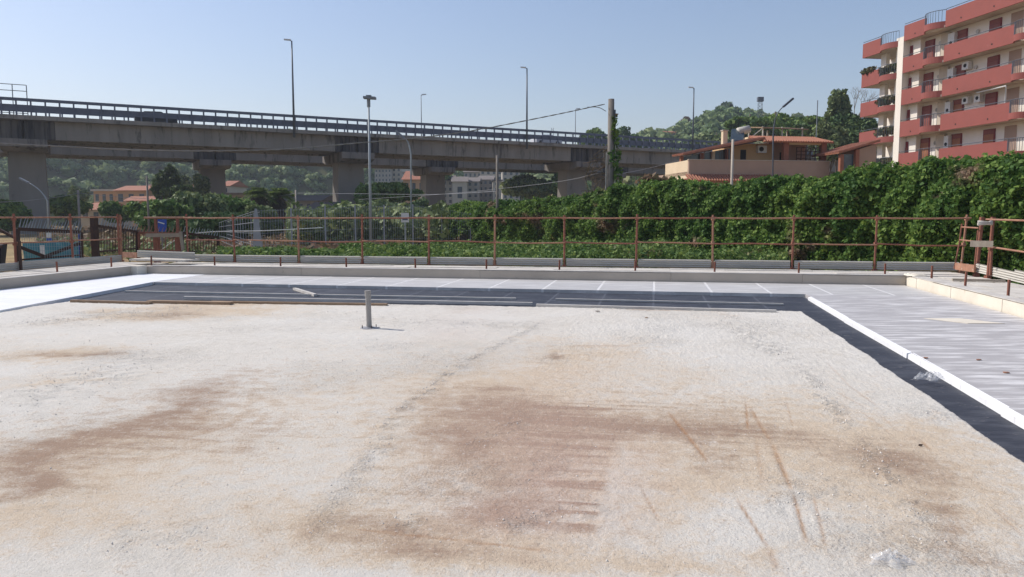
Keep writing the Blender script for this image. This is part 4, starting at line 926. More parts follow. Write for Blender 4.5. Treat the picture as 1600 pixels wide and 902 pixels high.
for i, zt in enumerate(ZT):
    zb = zt-HB
    b1 = front(sx(1408, 0), xo0, zt, zb)                     # solid
    A('slab', 'soffit', sx(1408, 0)+.02, xr1+8, .15, WN+.02, zb+.02, zb+.24, par=b1)
    front(xo0+.01, xo1-.01, zb+.55, zb, .75, par=b1)
    MB().extrude([(xo0+(xo1-xo0)*q/10, (-.74*math.sin(q/10*math.pi)**.8+.01)*sgn, zb+.002) for q in range(11)], (0, 0, .2)).build('slab', M['soffit'], b1)
    rail(xo0, xo1, zb+.55, .98, .72, b1)
    front(xo1, xr0, zt, zb, par=b1); 
    if i: front(xr0+.01, xr1-.01, zb+.5, zb, .5, par=b1); rail(xr0, xr1, zb+.5, 1.0, .48, b1)
    else: front(xr0+.01, xr1-.01, zt, zb, par=b1)
    front(xr1, XE, zt, zb, par=b1)
    rail(sx(1408, 0), xo0, zt, .16, 0, b1, False); rail(xo1, xr0, zt, .16, 0, b1, False)
    for xx in (sx(1425, 0), sx(1495, 0), sx(1545, 0)): MB().tube([(xx, -.02*sgn, zb+.38), (xx, .02*sgn, zb+.38)], .07, 8).build('drain_hole', M['darkopening'], b1)
    # far wing: open corner terraces
    x0 = sx(1345, 0); xm = sx(1372, 0); x1 = sx(1400, 0)
    if i < 6:
        zt2 = zt-.35; zb2 = zt2-HB
        b2 = front(x0, xm, zt2, zb2); A('slab', 'soffit', x0+.01, x1-.02, .145, 5.5, zb2+.02, zb2+.24, par=b2)
        front(xm+.01, x1-.03, zb2+.55, zb2, .55, par=b2); MB().extrude([(xm+(x1-xm-.03)*q/10, (-.54*math.sin(q/10*math.pi)**.8+.01)*sgn, zb2+.002) for q in range(11)], (0, 0, .2)).build('slab', M['soffit'], b2)
        rail(xm, x1-.04, zb2+.55, .95, .5, b2); A('end_parapet', 'redpaint', x0-.005, x0+.14, .15, 5.5, zb2, zt2, par=b2)
        rail(x0, xm, zt2, .16, 0, b2, False)
        if i:
            A('column', 'cream', sx(1374, .9), sx(1382, .9), .9, 1.3, zb2+.24, zb2+3.0, par=b2); A('back_wall', 'cream', sx(1384, 3.2), sx(1400, 3.2)+1, 3.2, 3.4, zb2+.24, zb2+3.0, par=b2)
            if i in (1, 2, 3, 4):
                n = 420; c = [((xm+.3+(x1-xm)*q*.3, .15*sgn, zb2+1.15), (.75, .3, .38)) for q in range(3)]
                crown('potted_shrubs', c, 260, .22, M['flower'], b2)
                if i == 1: crown('potted_shrubs', [((x0+.9, .1*sgn, zt2+.15), (1.2, .3, .35))], 160, .22, M['flower'], b2)
    # windows of this storey (under band i)
    if i < 5:
        fz = ZT[i+1]-HB+.24 if i+1 < 6 else 0
        top = zb-.28
        for j, (ua, ub) in enumerate(((1440, 1457), (1491, 1507), (1541, 1559), (1625, 1650), (1690, 1720))):
            xa, xb = sx(ua, WN), sx(ub, WN); wood = (i == 3 and j in (0, 1, 2)) or (i == 2 and j == 1)
            wf = A('window', 'frame_red', xa, xb, WN-.10, WN-.002, fz, top)
            A('shutter', 'shutter_wood' if wood else 'shutter', xa+.12, xb-.1, WN-.13, WN-.102, fz+.02, top-.42, par=wf)
            A('shutter_box', 'shutter', xa+.1, xb-.08, WN-.125, WN-.102, top-.38, top-.06, par=wf)
        xa, xb = sx(1573, WN), sx(1592, WN); A('recess', 'villa_wall', xa, xb, WN-.03, WN-.002, fz, top+.05)
        xa, xb = sx(1470, WN), sx(1483, WN); A('pilaster', 'soffit', xa, xb, WN-.3, WN-.002, fz, top+.1)
        for ua in (1466, 1523 if i < 2 or i == 4 else 1466.01):
            xa = sx(ua, WN); MB().tube([(xa, (WN-.002)*sgn, top-.55), (xa, (WN-.12)*sgn, top-.55)], .17, 12).build('wall_lamp', M['galv'], apt)
        for (ii, ua, ub, za, zc_) in ((0, 1476, 1486, .2, 1.9), (1, 1478, 1487, .3, 1.9), (1, 1500, 1510, .05, .7), (2, 1477, 1485, .2, 1.7), (2, 1503, 1512, .05, .65), (2, 1522, 1531, .05, .7), (3, 1478, 1485, .2, 1.7)):
            if ii == i:
                bx = A('boiler_cabinet' if zc_ > 1 else 'air_conditioner', 'white', sx(ua, .9), sx(ub, .9), .9, 1.3, top-zc_+.1, top-za+.1)
                xa = sx((ua+ub)/2, .9); MB().tube([(xa, .9*sgn, top-(zc_+za)/2+.1), (xa, .87*sgn, top-(zc_+za)/2+.1)], .16, 12).build('fan_grille', M['darkopening'], bx)
        # window in the fin, seen between the two halves
        xa, xb = sx(1414, .75), sx(1423, .75); wf = A('window', 'frame_red', xa, xb, .70, .749, fz+.3, top-.15)
        A('shutter', 'shutter_wood' if i > 3 else 'shutter', xa+.08, xb-.08, .67, .699, fz+.35, top-.7, par=wf)
xa = sx(1573, .5); MB().tube([(sx(1527, .5), .4*sgn, 11.9), (sx(1571, .1), .1*sgn, 11.9), (sx(1571, .1), .1*sgn, 9.9)], .06, 6).build('awning_frame', M['white'], apt)
A('wall', 'cream', sx(1399, -.01), sx(1408, -.01)-.01, -.01, .74, -.4, 18.25)
A('roof_slab', 'cream', 1.2, XE, WN+.03, 13, 18.052, 18.3)
# ------------------------------------------------------------------ hedge
def hedge(name, label, line, n, mat, size, thick=.9, cat='hedge', zb=-.3, seed=1.0, top_n=.22):
    """line: [(x, y, top z)]"""
    L = np.array(line, float); d = np.hypot(np.diff(L[:, 0]), np.diff(L[:, 1])); S = np.concatenate([[0], np.cumsum(d)]); tot = S[-1]
    def surfp(s, h, out):            # h 0..1 up; returns point and outward normal
        x = np.interp(s, S, L[:, 0]); y = np.interp(s, S, L[:, 1]); zt = np.interp(s, S, L[:, 2])
        x2 = np.interp(s+.3, S, L[:, 0]); y2 = np.interp(s+.3, S, L[:, 1]); x1 = np.interp(s-.3, S, L[:, 0]); y1 = np.interp(s-.3, S, L[:, 1])
        tx, ty = x2-x1, y2-y1; l = np.hypot(tx, ty)+1e-6; nx_, ny_ = ty/l, -tx/l
        zt = zt-.18+.6*(fbm(s*.55+seed, s*0+2, 1, 4)-.5)*1.0+.25*(fbm(s*2.6+seed, s*0+5, 1, 2)-.5)
        z = zb+(zt-zb)*h
        bulge = 1.5*(fbm(s*.6+seed*3, z*.5+3, 3, 4)-.5)+.9*(fbm(s*1.9, z*1.7+seed, 6, 3)-.5)
        bulge = bulge-.9*np.clip(h-.8, 0, 1)**1.0*2
        return x+nx_*(bulge+out), y+ny_*(bulge+out), z, nx_, ny_
    s = RNG.random(n)*tot; near = 1
    h = RNG.random(n)**.9; out = -RNG.random(n)**2*.55+.08*RNG.normal(size=n)
    x, y, z, nx_, ny_ = surfp(s, h, out)
    k = int(n*top_n); s2 = RNG.random(k)*tot; x_, y_, z_, a_, b_ = surfp(s2, np.ones(k)*.98, 0); dep = RNG.random(k)*thick*1.6
    z_ += .42*RNG.random(k)**3*fbm(s2*4, dep*2, 4, 2)+.3*(fbm(s2*2.4, dep*3, 7, 3)-.5)
    C = np.stack([np.concatenate([x, x_-a_*dep]), np.concatenate([y, y_-b_*dep]), np.concatenate([z, z_])], -1)
    Nn = np.stack([np.concatenate([nx_, a_*.2]), np.concatenate([ny_, b_*.2]), np.concatenate([nx_*0+.35, a_*0+1])], -1)
    lv, lq = leaf_quads(C, Nn, size, 1.35, .7)
    ns, nh = int(tot/.35), 14; gs, gh = np.meshgrid(np.linspace(0, tot, ns), np.linspace(-.1, .93, nh)); gx, gy, gz_, a, b_ = surfp(gs, gh, -.38)
    back = np.stack([gx[-1]-a[-1]*thick*1.6, gy[-1]-b_[-1]*thick*1.6, gz_[-1]], -1)[None]; low = back.copy(); low[..., 2] = zb-.3
    gv = np.concatenate([np.stack([gx, gy, gz_], -1), back, low], 0).reshape(-1, 3); i_ = (np.arange(nh+1)[:, None]*ns+np.arange(ns-1)[None, :]).ravel()
    q = np.stack([i_, i_+1, i_+1+ns, i_+ns], -1)+len(lv)
    o = npmesh(name, np.concatenate([lv, gv]), np.concatenate([lq, q]), M[mat]); return tag(o, label, cat)
def HP(u, vt, Y): p = P(u, vt, Y); return (p.x, p.y, p.z)
hedge('hedge', 'tall dense green creeper hedge filling the right side behind the guard rail', [HP(1800, 226, 18.5), HP(1660, 234, 20.3), HP(1600, 243, 21.3), HP(1500, 250, 23), HP(1400, 254, 25), HP(1320, 262, 26.7), HP(1270, 272, 27.8), HP(1200, 272, 29.5), HP(1130, 283, 31.5), HP(1060, 286, 33.5), HP(1000, 286, 35.5), HP(965, 290, 37), HP(940, 298, 38), HP(900, 303, 39.5), HP(850, 307, 42), HP(800, 315, 44), HP(745, 318, 47), HP(700, 316, 50), HP(680, 325, 51)][::-1], 300000, 'hedge', .095)
# ivy on the concrete pole
def ivy():
    n = 2100; z = RNG.random(n)**1.5*(bh-1.5)+.8; a = RNG.random(n)*6.28; w_ = (.12+.75*np.clip(fbm(z*1.3, z*0+3, 1, 3)-.25, 0, 1)*np.clip((bh-1.2-z)/3.2, .05, 1))*RNG.random(n)**.6; ok_ = (fbm(z*2.2, a*.8, 5, 3) > .47) | (z < 3.2); z, a, w_ = z[ok_], a[ok_], w_[ok_]; n = len(z)
    C = np.stack([bp.x+.18+np.cos(a)*w_*1.3+.3*np.clip((5.5-z)/3, 0, 1)*(a < 3.1), bp.y+np.sin(a)*w_-.1, z-.3], -1); d = np.stack([np.cos(a), np.sin(a), a*0], -1)
    v, q = leaf_quads(C, d, .12, 1.4, .6); o = npmesh('ivy', v, q, M['hedge']); tag(o, 'straggling green ivy climbing the thick concrete pole', 'ivy')
ivy()
mb = MB()
for i in range(34):
    a = random.uniform(0, 6.28); z = random.uniform(1.2, 4.2); x = random.uniform(-1.2, -.3)
    pts = [(bp.x+x, bp.y+random.uniform(-.3, .3), z), (bp.x+x+random.uniform(-.4, .3), bp.y, z+random.uniform(.3, .9)), (bp.x-.1+random.uniform(-.3, .1), bp.y, z+random.uniform(.3, 1.3))]; mb.tube(pts, .012, 4)
mb.tube([(bp.x-1.0, bp.y, 2.5), (bp.x-1.3, bp.y, 3.6), (bp.x-1.0, bp.y, 4.5), (bp.x-.2, bp.y, 5.0)], .018, 5)
tag(mb.build('dry_creeper', M['dryleaf']), 'tangle of bare dry creeper stems left of the concrete pole', 'creeper')
for (u, v, Y, w_, h_, n) in ((1018, 284, 38, .75, .38, 260),):
    c = P(u, v, Y); o = crown('dry_bush', [(tuple(c), (w_, w_*.6, h_)), (tuple(c+Vector((.8, 0, -.1))), (w_*.7, .6, h_*.8))], n, .22, M['dryleaf'], core=.3, shell=.9); tag(o, 'leafless brown bush poking over the hedge below the viaduct', 'bush')
# ground cover and weeds behind the far rail
def cover(name, label, n, y0, y1, u0, u1, hmax, mat, size, dens=0.35):
    y = RNG.uniform(y0, y1, n); u = RNG.uniform(u0, u1, n); x = (u-800)/1200*y
    k = fbm(x*.35, y*.35, 4, 3); keep = k > dens; x, y, k = x[keep], y[keep], k[keep]
    z = -.3+RNG.random(len(x))**.7*hmax*(.35+1.1*(fbm(x*.9, y*.9, 8, 3)))
    d = np.zeros((len(x), 3)); d[:, 2] = 1; v, q = leaf_quads(np.stack([x, y, z], -1), d, size, 1.5, .7); return tag(npmesh(name, v, q, M[mat]), label, 'plants', kind='stuff')
cover('ground_cover', 'low bright green creeper covering the ground behind the far guard rail', 60000, 25.0, 34.5, 530, 1230, .75, 'cover', .09, .34)
cover('ground_cover', 'weeds and low green plants at the foot of the grating fence', 16000, 27, 35, 340, 560, .55, 'cover', .13, .42)
cover('weeds', 'tall grey green weeds behind the grating fence', 26000, 45, 75, 450, 700, 2.3, 'olive', .26, .38)
cover('dry_grass', 'dry yellow grass and weeds on open ground', 14000, 36, 110, 60, 640, .5, 'dryleaf', .25, .45)
cover('weeds', 'green weeds along the yard at the left', 7000, 28, 50, 60, 340, .6, 'olive', .14, .56)
# ------------------------------------------------------------------ low stone wall, grating fence, gates
o = MB().hexa([P(560, 385, 54), P(860, 380, 50), P(862, 380, 50.5), P(562, 385, 54.5), P(560, 376, 54), P(860, 364, 50), P(862, 364, 50.5), P(562, 376, 54.5)]).build('stone_wall', M['stone']); tag(o, 'low rough rubble wall behind the grating fence', 'wall')
def grating(r, p, q, hb, ht, h2b, h2t, nb):
    """one fence panel from p to q (xy), bottom/top heights at each end"""
    p, q = Vector((p[0], p[1], 0)), Vector((q[0], q[1], 0)); mb = MB()
    for i in range(nb+1):
        f = i/nb; x = p.lerp(q, f); b_ = hb+(h2b-hb)*f; t_ = ht+(h2t-ht)*f; mb.beam((x.x, x.y, b_), (x.x, x.y, t_), .013, .013)
    for f in (.02, .25, .5, .75, .98): mb.beam((p.x, p.y, hb+(ht-hb)*f), (q.x, q.y, h2b+(h2t-h2b)*f), .014, .014)
    return mb.build('grating_panel', M['fence'], r)
gf = thing('grating_fence', 'grey steel grating fence across the waste ground in front of the piers', 'fence', (0, 0, 0))
kn = [(400, 36, -.3, 1.92), (455, 38, -.3, 1.97), (508, 40, -.3, 2.05), (555, 42, -.3, 2.15), (600, 43.2, -.3, 2.2), (645, 44.6, -.3, 2.25), (690, 46, -.3, 2.1), (735, 47, -.3, 1.75), (785, 47.8, -.3, 1.5), (850, 48, -.3, 1.1)]
for i in range(len(kn)-1):
    a, b_ = kn[i], kn[i+1]; pa, pb = P(a[0], 337, a[1]), P(b_[0], 337, b_[1]); grating(gf, pa, pb, a[2], a[3], b_[2], b_[3], 13)
    MB().box(pa.x-.04, pa.x+.04, pa.y-.04, pa.y+.04, -.5, a[3]+.05).build('post', M['fence'], gf)
pa, pb = P(400, 337, 36), P(342, 337, 40); grating(gf, pa, pb, -.3, 1.92, .35, 1.3, 15); grating(gf, pa+Vector((.1, .25, 0)), pb+Vector((.3, .3, 0)), -.2, 1.86, .45, 1.35, 12)
c_ = P(401, 337, 35.6); MB().hexa([(c_.x-.28, c_.y, -.35), (c_.x+.28, c_.y, -.3), (c_.x+.28, c_.y+.05, -.3), (c_.x-.28, c_.y+.05, -.35), (c_.x-.10, c_.y, 1.9), (c_.x+.02, c_.y, 1.95), (c_.x+.02, c_.y+.05, 1.95), (c_.x-.10, c_.y+.05, 1.9)]).build('corner_plate', M['fence'], gf)
sg = thing('notice', 'small white notice board on a thin post behind the grating fence', 'sign', (P(633, 337, 43).x, 43, -.3))
hh_ = P(633, 333, 43).z+.3
MB().tube([(0, 0, 0), (0, 0, hh_)], .03, 8).build('post', M['pole_grey'], sg); MB().box(-.22, .22, -.05, -.03, hh_-.52, hh_).build('board', M['white'], sg); MB().box(-.15, .15, -.056, -.051, hh_-.40, hh_-.32).build('stripe', M['railblue'], sg)
# spiked gates at the left
def spiked(name, label, u0, v0, Y0, u1, v1, Y1, vb0, vb1, n, mat, sp=.33, diag=False, slant=.17, barmat=None, bars=True, bw=.05):
    a, b_ = P(u0, v0, Y0), P(u1, v1, Y1); la, lb = P(u0, vb0, Y0), P(u1, vb1, Y1); r = thing(name, label, 'gate' if 'gate' in name else 'fence', (0, 0, 0)); bm_ = M[barmat or mat]
    MB().beam(a, b_, .06, bw*2).build('top_beam', M[mat], r)
    MB().beam(la+Vector((0, 0, .08)), lb+Vector((0, 0, .08)), .05, .06).build('bottom_beam', M[mat], r)
    for e, f in ((a, la), (b_, lb)): MB().beam(f-Vector((0, 0, .5)), e, .09, .09).build('gate_post' if 'gate' in name else 'post', M[mat], r)
    mb = MB()
    for i in range(n):
        q = (i+.3)/n; p = a.lerp(b_, q); d = Vector((slant*(.8+.4*random.random()), 0, sp*(.85+.3*random.random()))); w_ = .022
        mb.hexa([p+Vector((-w_, -.01, 0)), p+Vector((w_, -.01, 0)), p+Vector((w_, .01, 0)), p+Vector((-w_, .01, 0)), p+d+Vector((-.004, -.003, 0)), p+d+Vector((.012, -.003, 0)), p+d+Vector((.012, .003, 0)), p+d+Vector((-.004, .003, 0))])
    mb.build('spikes', bm_, r)
    if bars:
        for i in range(n): q = (i+.5)/n; MB().beam(la.lerp(lb, q), a.lerp(b_, q), .022, .022).build('bar', M[mat], r)
    if diag:
        m_ = la.lerp(lb, .42)+Vector((0, 0, .12)); MB().beam(a.lerp(la, .52), m_, .05, .12).build('brace', M[mat], r); MB().beam(m_, b_.lerp(lb, .42), .05, .12).build('brace', M[mat], r)
    return r
g1 = spiked('spiked_gate', 'brown iron gate with a row of slanting spikes and diagonal braces', 28, 358, 27, 127, 363, 28, 410, 402, 22, 'darkrust', .36, True, .14, 'pole_grey', False, .06)
mb = MB()
for i in range(26): p = P(30+i*3.8, 360, 27.4); mb.beam((p.x, p.y, -.3), (p.x, p.y, 1.1), .008, .008)
for i in range(9): mb.beam((P(30, 360, 27.4).x, 27.4, -.2+i*.15), (P(126, 360, 27.4).x, 27.4, -.2+i*.15), .008, .008)
mb.build('wire_mesh', M['pole_grey'], g1)
spiked('spiked_fence', 'row of rusty railings with slanting spikes right of the brown gate', 151, 353, 29, 214, 362, 33, 397, 391, 15, 'darkrust', .36, False, .14, 'pole_grey')
spiked('spiked_fence', 'rusty spiked railings in front of the blue sign', 216, 364, 33, 284, 366, 33, 392, 396, 12, 'rust', .30, False, .10, 'rust_light')
spiked('spiked_fence', 'tilted rusty spiked railings left of the grating fence', 285, 364, 32, 341, 371, 33, 396, 396, 13, 'darkrust', .28, False, .10, 'pole_grey')
for u, lab, mt in ((146, 'thick black gate post between brown gate and railings', 'darkrust'),):
    p = P(u, 337, 28.5); o = MB().box(p.x-.09, p.x+.09, 28.4, 28.65, -.4, P(u, 338, 28.5).z).build('gate_post', M[mt]); tag(o, lab, 'post')
for u, lab in ((243, 'short thick brown post left of the blue sign'), (277, 'short thick brown post right of the blue sign')):
    p = P(u, 337, 31); o = MB().box(p.x-.10, p.x+.10, 30.9, 31.1, -.4, P(u, 369, 31).z).box(p.x-.05, p.x+.05, 30.95, 31.05, P(u, 369, 31).z-.02, P(u, 342, 31).z).build('post', M['rust']); tag(o, lab, 'post')
o = MB().tube([P(225, 340.5, 31), P(300, 340.5, 31)], .04, 8).build('pipe', M['rust_light']); tag(o, 'horizontal rusty pipe above the blue sign', 'pipe')
o = MB().beam(P(228, 368, 30.6), P(284, 367.5, 30.6), .05, .15).build('plank', M['plank']); tag(o, 'weathered grey plank fixed across the brown posts', 'plank')
o = MB().beam(P(282, 362, 30.5), P(287, 396, 30.5), .10, .10).build('wooden_stake', M['plank']); tag(o, 'grey wooden stake at the right end of the weathered plank', 'stake')
bs = thing('blue_sign', 'small square blue sign with a white diagonal line beyond the rusty railings', 'sign', (0, 0, 0))
q0, q1, q2, q3 = P(246, 362, 36), P(260, 362, 36), P(260, 343, 36), P(246, 343, 36); MB().extrude([q0, q1, q2, q3], (0, .03, 0)).build('panel', M['blue'], bs)
MB().beam(P(247, 347, 35.98), P(257, 350, 35.98), .01, .05).build('white_line', M['white'], bs); MB().tube([P(253, 362, 36.05), P(253, 400, 36.05)], .04, 8).build('post', M['pole_grey'], bs)
cl = thing('tarpaulin_screen', 'blue green tarpaulin screen behind the brown gate', 'screen', (0, 0, 0))
xx, zz_ = np.meshgrid(np.linspace(P(31, 337, 30).x, P(126, 337, 30).x, 50), np.linspace(-.4, P(60, 379, 30).z, 16)); yy_ = 30+.12*fbm(xx*3, zz_*2, 2, 3)
i_ = (np.arange(15)[:, None]*50+np.arange(49)[None, :]).ravel(); npmesh('cloth', np.stack([xx, yy_, zz_], -1).reshape(-1, 3), np.stack([i_, i_+1, i_+51, i_+50], -1), M['bluemesh'], cl)
MB().beam(P(127, 402, 29.5), P(126, 366, 29.5), .12, .12).build('post', M['blue'], cl)
MB().box(P(62, 337, 29.9).x, P(69, 337, 29.9).x, 29.8, 29.83, .05, .5).build('white_notice', M['white'], cl)
sn = thing('street_sign', 'small white and blue sign beyond the brown gate', 'sign', (0, 0, 0))
q = [P(72, 371, 40), P(80, 371, 40), P(80, 364, 40), P(72, 364, 40)]; MB().extrude(q, (0, .04, 0)).build('panel', M['white'], sn); q = [P(72, 376, 40), P(81, 376, 40), P(81, 372, 40), P(72, 372, 40)]; MB().extrude(q, (0, .04, 0)).build('panel', M['blue'], sn); MB().tube([P(76, 376, 40.05), P(76, 400, 40.05)], .04, 6).build('post', M['pole_grey'], sn)
dk = thing('black_container', 'black metal skip standing behind the left guard rail at the frame edge', 'skip', tuple(P(-8, 337, 25).xy.to_3d()))
MB().hexa([(-1.6, -.6, -.3), (.50, -.6, -.3), (-.6, 1.2, -.3), (-2.2, 1.2, -.3), (-1.7, -.7, P(0, 382, 25).z), (.6, -.7, P(0, 382, 25).z), (-.5, 1.3, P(0, 382, 25).z), (-2.3, 1.3, P(0, 382, 25).z)]).build('body', M['dark'], dk)
MB().box(-1.75, .65, -.76, -.70, P(0, 383, 25).z-.06, P(0, 383, 25).z+.02).build('rim', M['darkrust'], dk)
o = MB().beam(P(-5, 357, 30), P(24, 372, 30), .10, .10).build('leaning_beam', M['darkrust']); tag(o, 'dark beam leaning down behind the leftmost guard rail post', 'beam')
# ------------------------------------------------------------------ trees
G1 = 'trees beyond the yard'
tree('tree', 'light green bushy tree left of the large left pier', 8, 315, 372, 62, 72, 'pine', k=10, n=2400, size=.34)
tree('pine_tree', 'flat topped bright green pine against the right side of the left pier', 100, 306, 342, 74, 92, 'pine', k=10, n=2600, size=.4, flat=.6, cat='tree')
tree('tree', 'small grey green tree behind the yellowish pole', 122, 294, 325, 30, 125, 'olive', n=900, size=.4)
tree('tree', 'dark round tree above the orange roofed shed', 188, 318, 350, 62, 84, 'midleaf', n=2400, size=.36)
tree('tree', 'bright green tree right above the rusty railings', 222, 316, 356, 50, 62, 'midleaf', n=2200, size=.3)
tree('tree', 'tall dark tree standing before the orange roofed houses', 256, 258, 318, 40, 112, 'darkleaf', k=12, n=2600, size=.42)
tree('tree', 'dark spreading tree right of the tall dark one', 280, 285, 322, 54, 110, 'darkleaf', n=1900, size=.42)
tree('tree', 'light olive tree behind the dark trees', 276, 262, 305, 42, 140, 'olive', n=1500, size=.5)
tree('tree', 'light olive tree at the left side of the second pier', 314, 272, 318, 26, 104, 'olive', n=1300, size=.4)
for i, (u, vt, w_, Y, lab) in enumerate(((262, 306, 84, 56, 'broad bramble thicket above the blue sign'), (312, 300, 96, 58, 'bramble thicket before the second pier'), (360, 304, 96, 60, 'bramble thicket right of the second pier'), (408, 322, 60, 57, 'bramble thicket below the palms'), (335, 335, 110, 50, 'low dark bramble thicket behind the tilted railings'))):
    tree('thicket', lab, u, vt, 385, w_, Y, 'darkleaf' if i == 4 else 'olive' if i % 2 else 'midleaf', kind='thicket', k=9, n=3800, size=.24, trunk=False)
tree('pine_tree', 'large flat topped stone pine between the third and fourth piers', 612, 280, 325, 90, 96, 'pine', k=13, n=4200, size=.36, flat=.55, cat='tree')
tree('tree', 'rounded green tree beside the third pier', 578, 288, 335, 40, 90, 'pine', n=1700, size=.36)
tree('thicket', 'grey green thicket under the stone pine', 600, 318, 352, 90, 74, 'olive', kind='thicket', n=3400, size=.3, trunk=False)
tree('thicket', 'dark thicket between the stone pine and the fourth pier', 652, 308, 352, 50, 84, 'darkleaf', kind='thicket', n=1800, size=.3, trunk=False)
tree('tree', 'pale green spreading tree right of the grey far houses', 838, 272, 320, 100, 135, 'olive', k=12, n=3600, size=.5)
tree('tree', 'round tree under the viaduct beside the dark pier', 888, 268, 315, 60, 128, 'midleaf', n=1800, size=.45)
tree('tree', 'small round green tree between the far houses and the viaduct', 690, 265, 285, 40, 190, 'midleaf', n=900, size=.6)
for u, vt, w_, Y, mt, lab in ((917, 206, 26, 190, 'midleaf', 'small tree crown left in the row above the viaduct rail'), (937, 202, 46, 185, 'pine', 'bright tree crown just left of the concrete pole above the rail'), (972, 201, 54, 180, 'darkleaf', 'rounded dark tree crown just right of the concrete pole'), (994, 208, 30, 190, 'midleaf', 'smaller tree crown right of the rounded dark one'), (1012, 213, 16, 220, 'darkleaf', 'tiny dark crown at the foot of the hill beyond the viaduct')):
    tree('tree', lab, u, vt, 250, w_, Y, mt, n=1500, size=.6, group='tree crowns showing above the viaduct rail')
tree('tree', 'reddish brown round tree on the hill skyline', 1072, 183, 196, 15, 330, 'dryleaf', n=500, size=.7)
tree('tree', 'flat crowned dark tree on top of the hill', 1135, 160, 178, 24, 335, 'darkleaf', n=700, size=.8)
for u, vt, vb, w_, Y, lab in ((1172, 181, 222, 70, 130, 'left stone pine of the three behind the tiled house'), (1212, 173, 224, 90, 126, 'middle and tallest stone pine behind the tiled house'), (1262, 178, 230, 80, 122, 'right stone pine behind the tiled house')):
    tree('pine_tree', lab, u, vt, vb, w_, Y, 'pine', k=14, n=4600, size=.42, flat=.6, cat='tree')
tree('tree', 'pale green tree between the hill and the left stone pine', 1120, 208, 245, 90, 150, 'olive', n=2600, size=.55)
tree('tree', 'tall grey green eucalyptus left of the flats', 1311, 134, 215, 36, 96, 'olive', k=11, n=1500, size=.36)
tree('tree', 'dense dark green tree touching the flats', 1332, 163, 262, 76, 94, 'darkleaf', k=14, n=4600, size=.36)
tree('tree', 'grey leaved tree between the tiled house and the dark tree', 1297, 192, 262, 54, 90, 'olive', k=13, n=4000, size=.34)
# bare tree
bt = thing('bare_tree', 'leafless tree with thin forked branches above the dark tree', 'tree', (P(1328, 337, 100).x, 100, -.3)); mb = MB()
def branch(p, d, l, r_, k):
    q = p+d*l; mb.tube([p, (p+q)/2+Vector((random.uniform(-.1, .1), 0, .05)), q], r_, 5, r2=r_*.6)
    if k:
        for _ in range(3 if k > 1 else 2):
            d2 = (d+Vector((random.uniform(-.75, .75), random.uniform(-.5, .5), random.uniform(-.1, .3)))).normalized(); branch(q, d2, l*.72, r_*.6, k-1)
mb.tube([(0, 0, 0), (0, 0, 11)], .2, 6, r2=.12); branch(Vector((0, 0, 11)), Vector((0, 0, 1)), 2.6, .12, 4); mb.build('branches', M['palebark'], bt)
# palms
def palm(u, vt, w_, Y, label):
    top = P(u, vt, Y); g = gz(top.x, Y); h = P(u, vt+14, Y).z-g; r = thing('palm_tree', label, 'palm', (top.x, Y, g), group='pair of shaggy palms'); Rr = w_/1200*Y/2
    MB().tube([(0, 0, -.2), (0, 0, h)], .3, 10).build('trunk', M['bark'], r)
    for name, cnt, el, mt, ln in (('fronds', 46, (.0, 1.3), 'palm', 1.0), ('dry_skirt', 46, (-1.4, -.2), 'drypalm', 1.0)):
        V = []; Q = []; off = 0
        for i in range(cnt):
            a = random.uniform(0, 6.28); e = random.uniform(*el); L = Rr*random.uniform(.8, 1.15)*ln; d = np.array([math.cos(a)*math.cos(e), math.sin(a)*math.cos(e), math.sin(e)])
            side = np.array([-math.sin(a), math.cos(a), 0])
            for j in range(14):
                q = (j+1)/14; c = np.array([0, 0, h])+d*L*q+np.array([0, 0, -.55*L*q*q])
                for s_ in (-1, 1):
                    tip = c+side*s_*.42*L*math.sin(q*2.6)*.8+d*.2*L+np.array([0, 0, -.18*L]); wd = d*.06*L
                    V += [c-wd*.5, c+wd*.5, tip+wd*.2, tip-wd*.2]; Q.append([off, off+1, off+2, off+3]); off += 4
        npmesh(name, np.array(V), Q, M[mt], r)
palm(404, 290, 46, 70, 'left palm of the shaggy pair beyond the fence'); palm(436, 292, 50, 71, 'right palm of the shaggy pair beyond the fence')
# ------------------------------------------------------------------ far houses
def house(name, label, u0, u1, vt, vb, Y, rz, wall, roof, rows, cols, depth=8, gable=0, side='palewall', zbase=None, cat='house', balc=False):
    p = P(u0, vb, Y); wd = (u1-u0)/1200*Y/math.cos(rz); zt = P(u0, vt, Y).z-p.z; r = thing(name, label, cat, tuple(p), rz)
    MB().box(0, wd, 0, depth, -4, zt).build('wall', M[wall], r)
    if gable: MB().extrude([(-.3, -.5, zt+.01), (-.3, depth/2, zt+gable), (-.3, depth+.5, zt+.01)], (wd+.6, 0, 0)).build('roof', M[roof], r)
    else: MB().box(-.3, wd+.3, -.4, depth+.3, zt, zt+.35).build('roof', M[roof], r)
    for i in range(rows):
        for j in range(cols):
            x = wd*(j+.5)/cols; z = zt*(i+.28)/rows; ww = min(1.1, wd/cols*.45); w_ = MB().box(x-ww/2, x+ww/2, -.04, .05, z, z+zt/rows*.5).build('window', M['glass'], r)
            MB().box(x-ww/2-.1, x+ww/2+.1, -.12, -.041, z-.12, z).build('sill', M[side], w_)
        if balc: MB().box(wd*.45, wd, -1.0, -.01, zt*i/rows+.05, zt*i/rows+.9).build('balcony', M['galv'], r)
    return r
house('orange_house', 'low orange house with a flat pale roof edge below the hillside', 147, 181, 299, 320, 140, R(-4), 'orangewall', 'palewall', 1, 3)
house('orange_house', 'taller orange house with a terracotta roof left of the dark tree', 181, 232, 298, 322, 136, R(-4), 'orangewall', 'tile', 1, 3, gable=1.0)
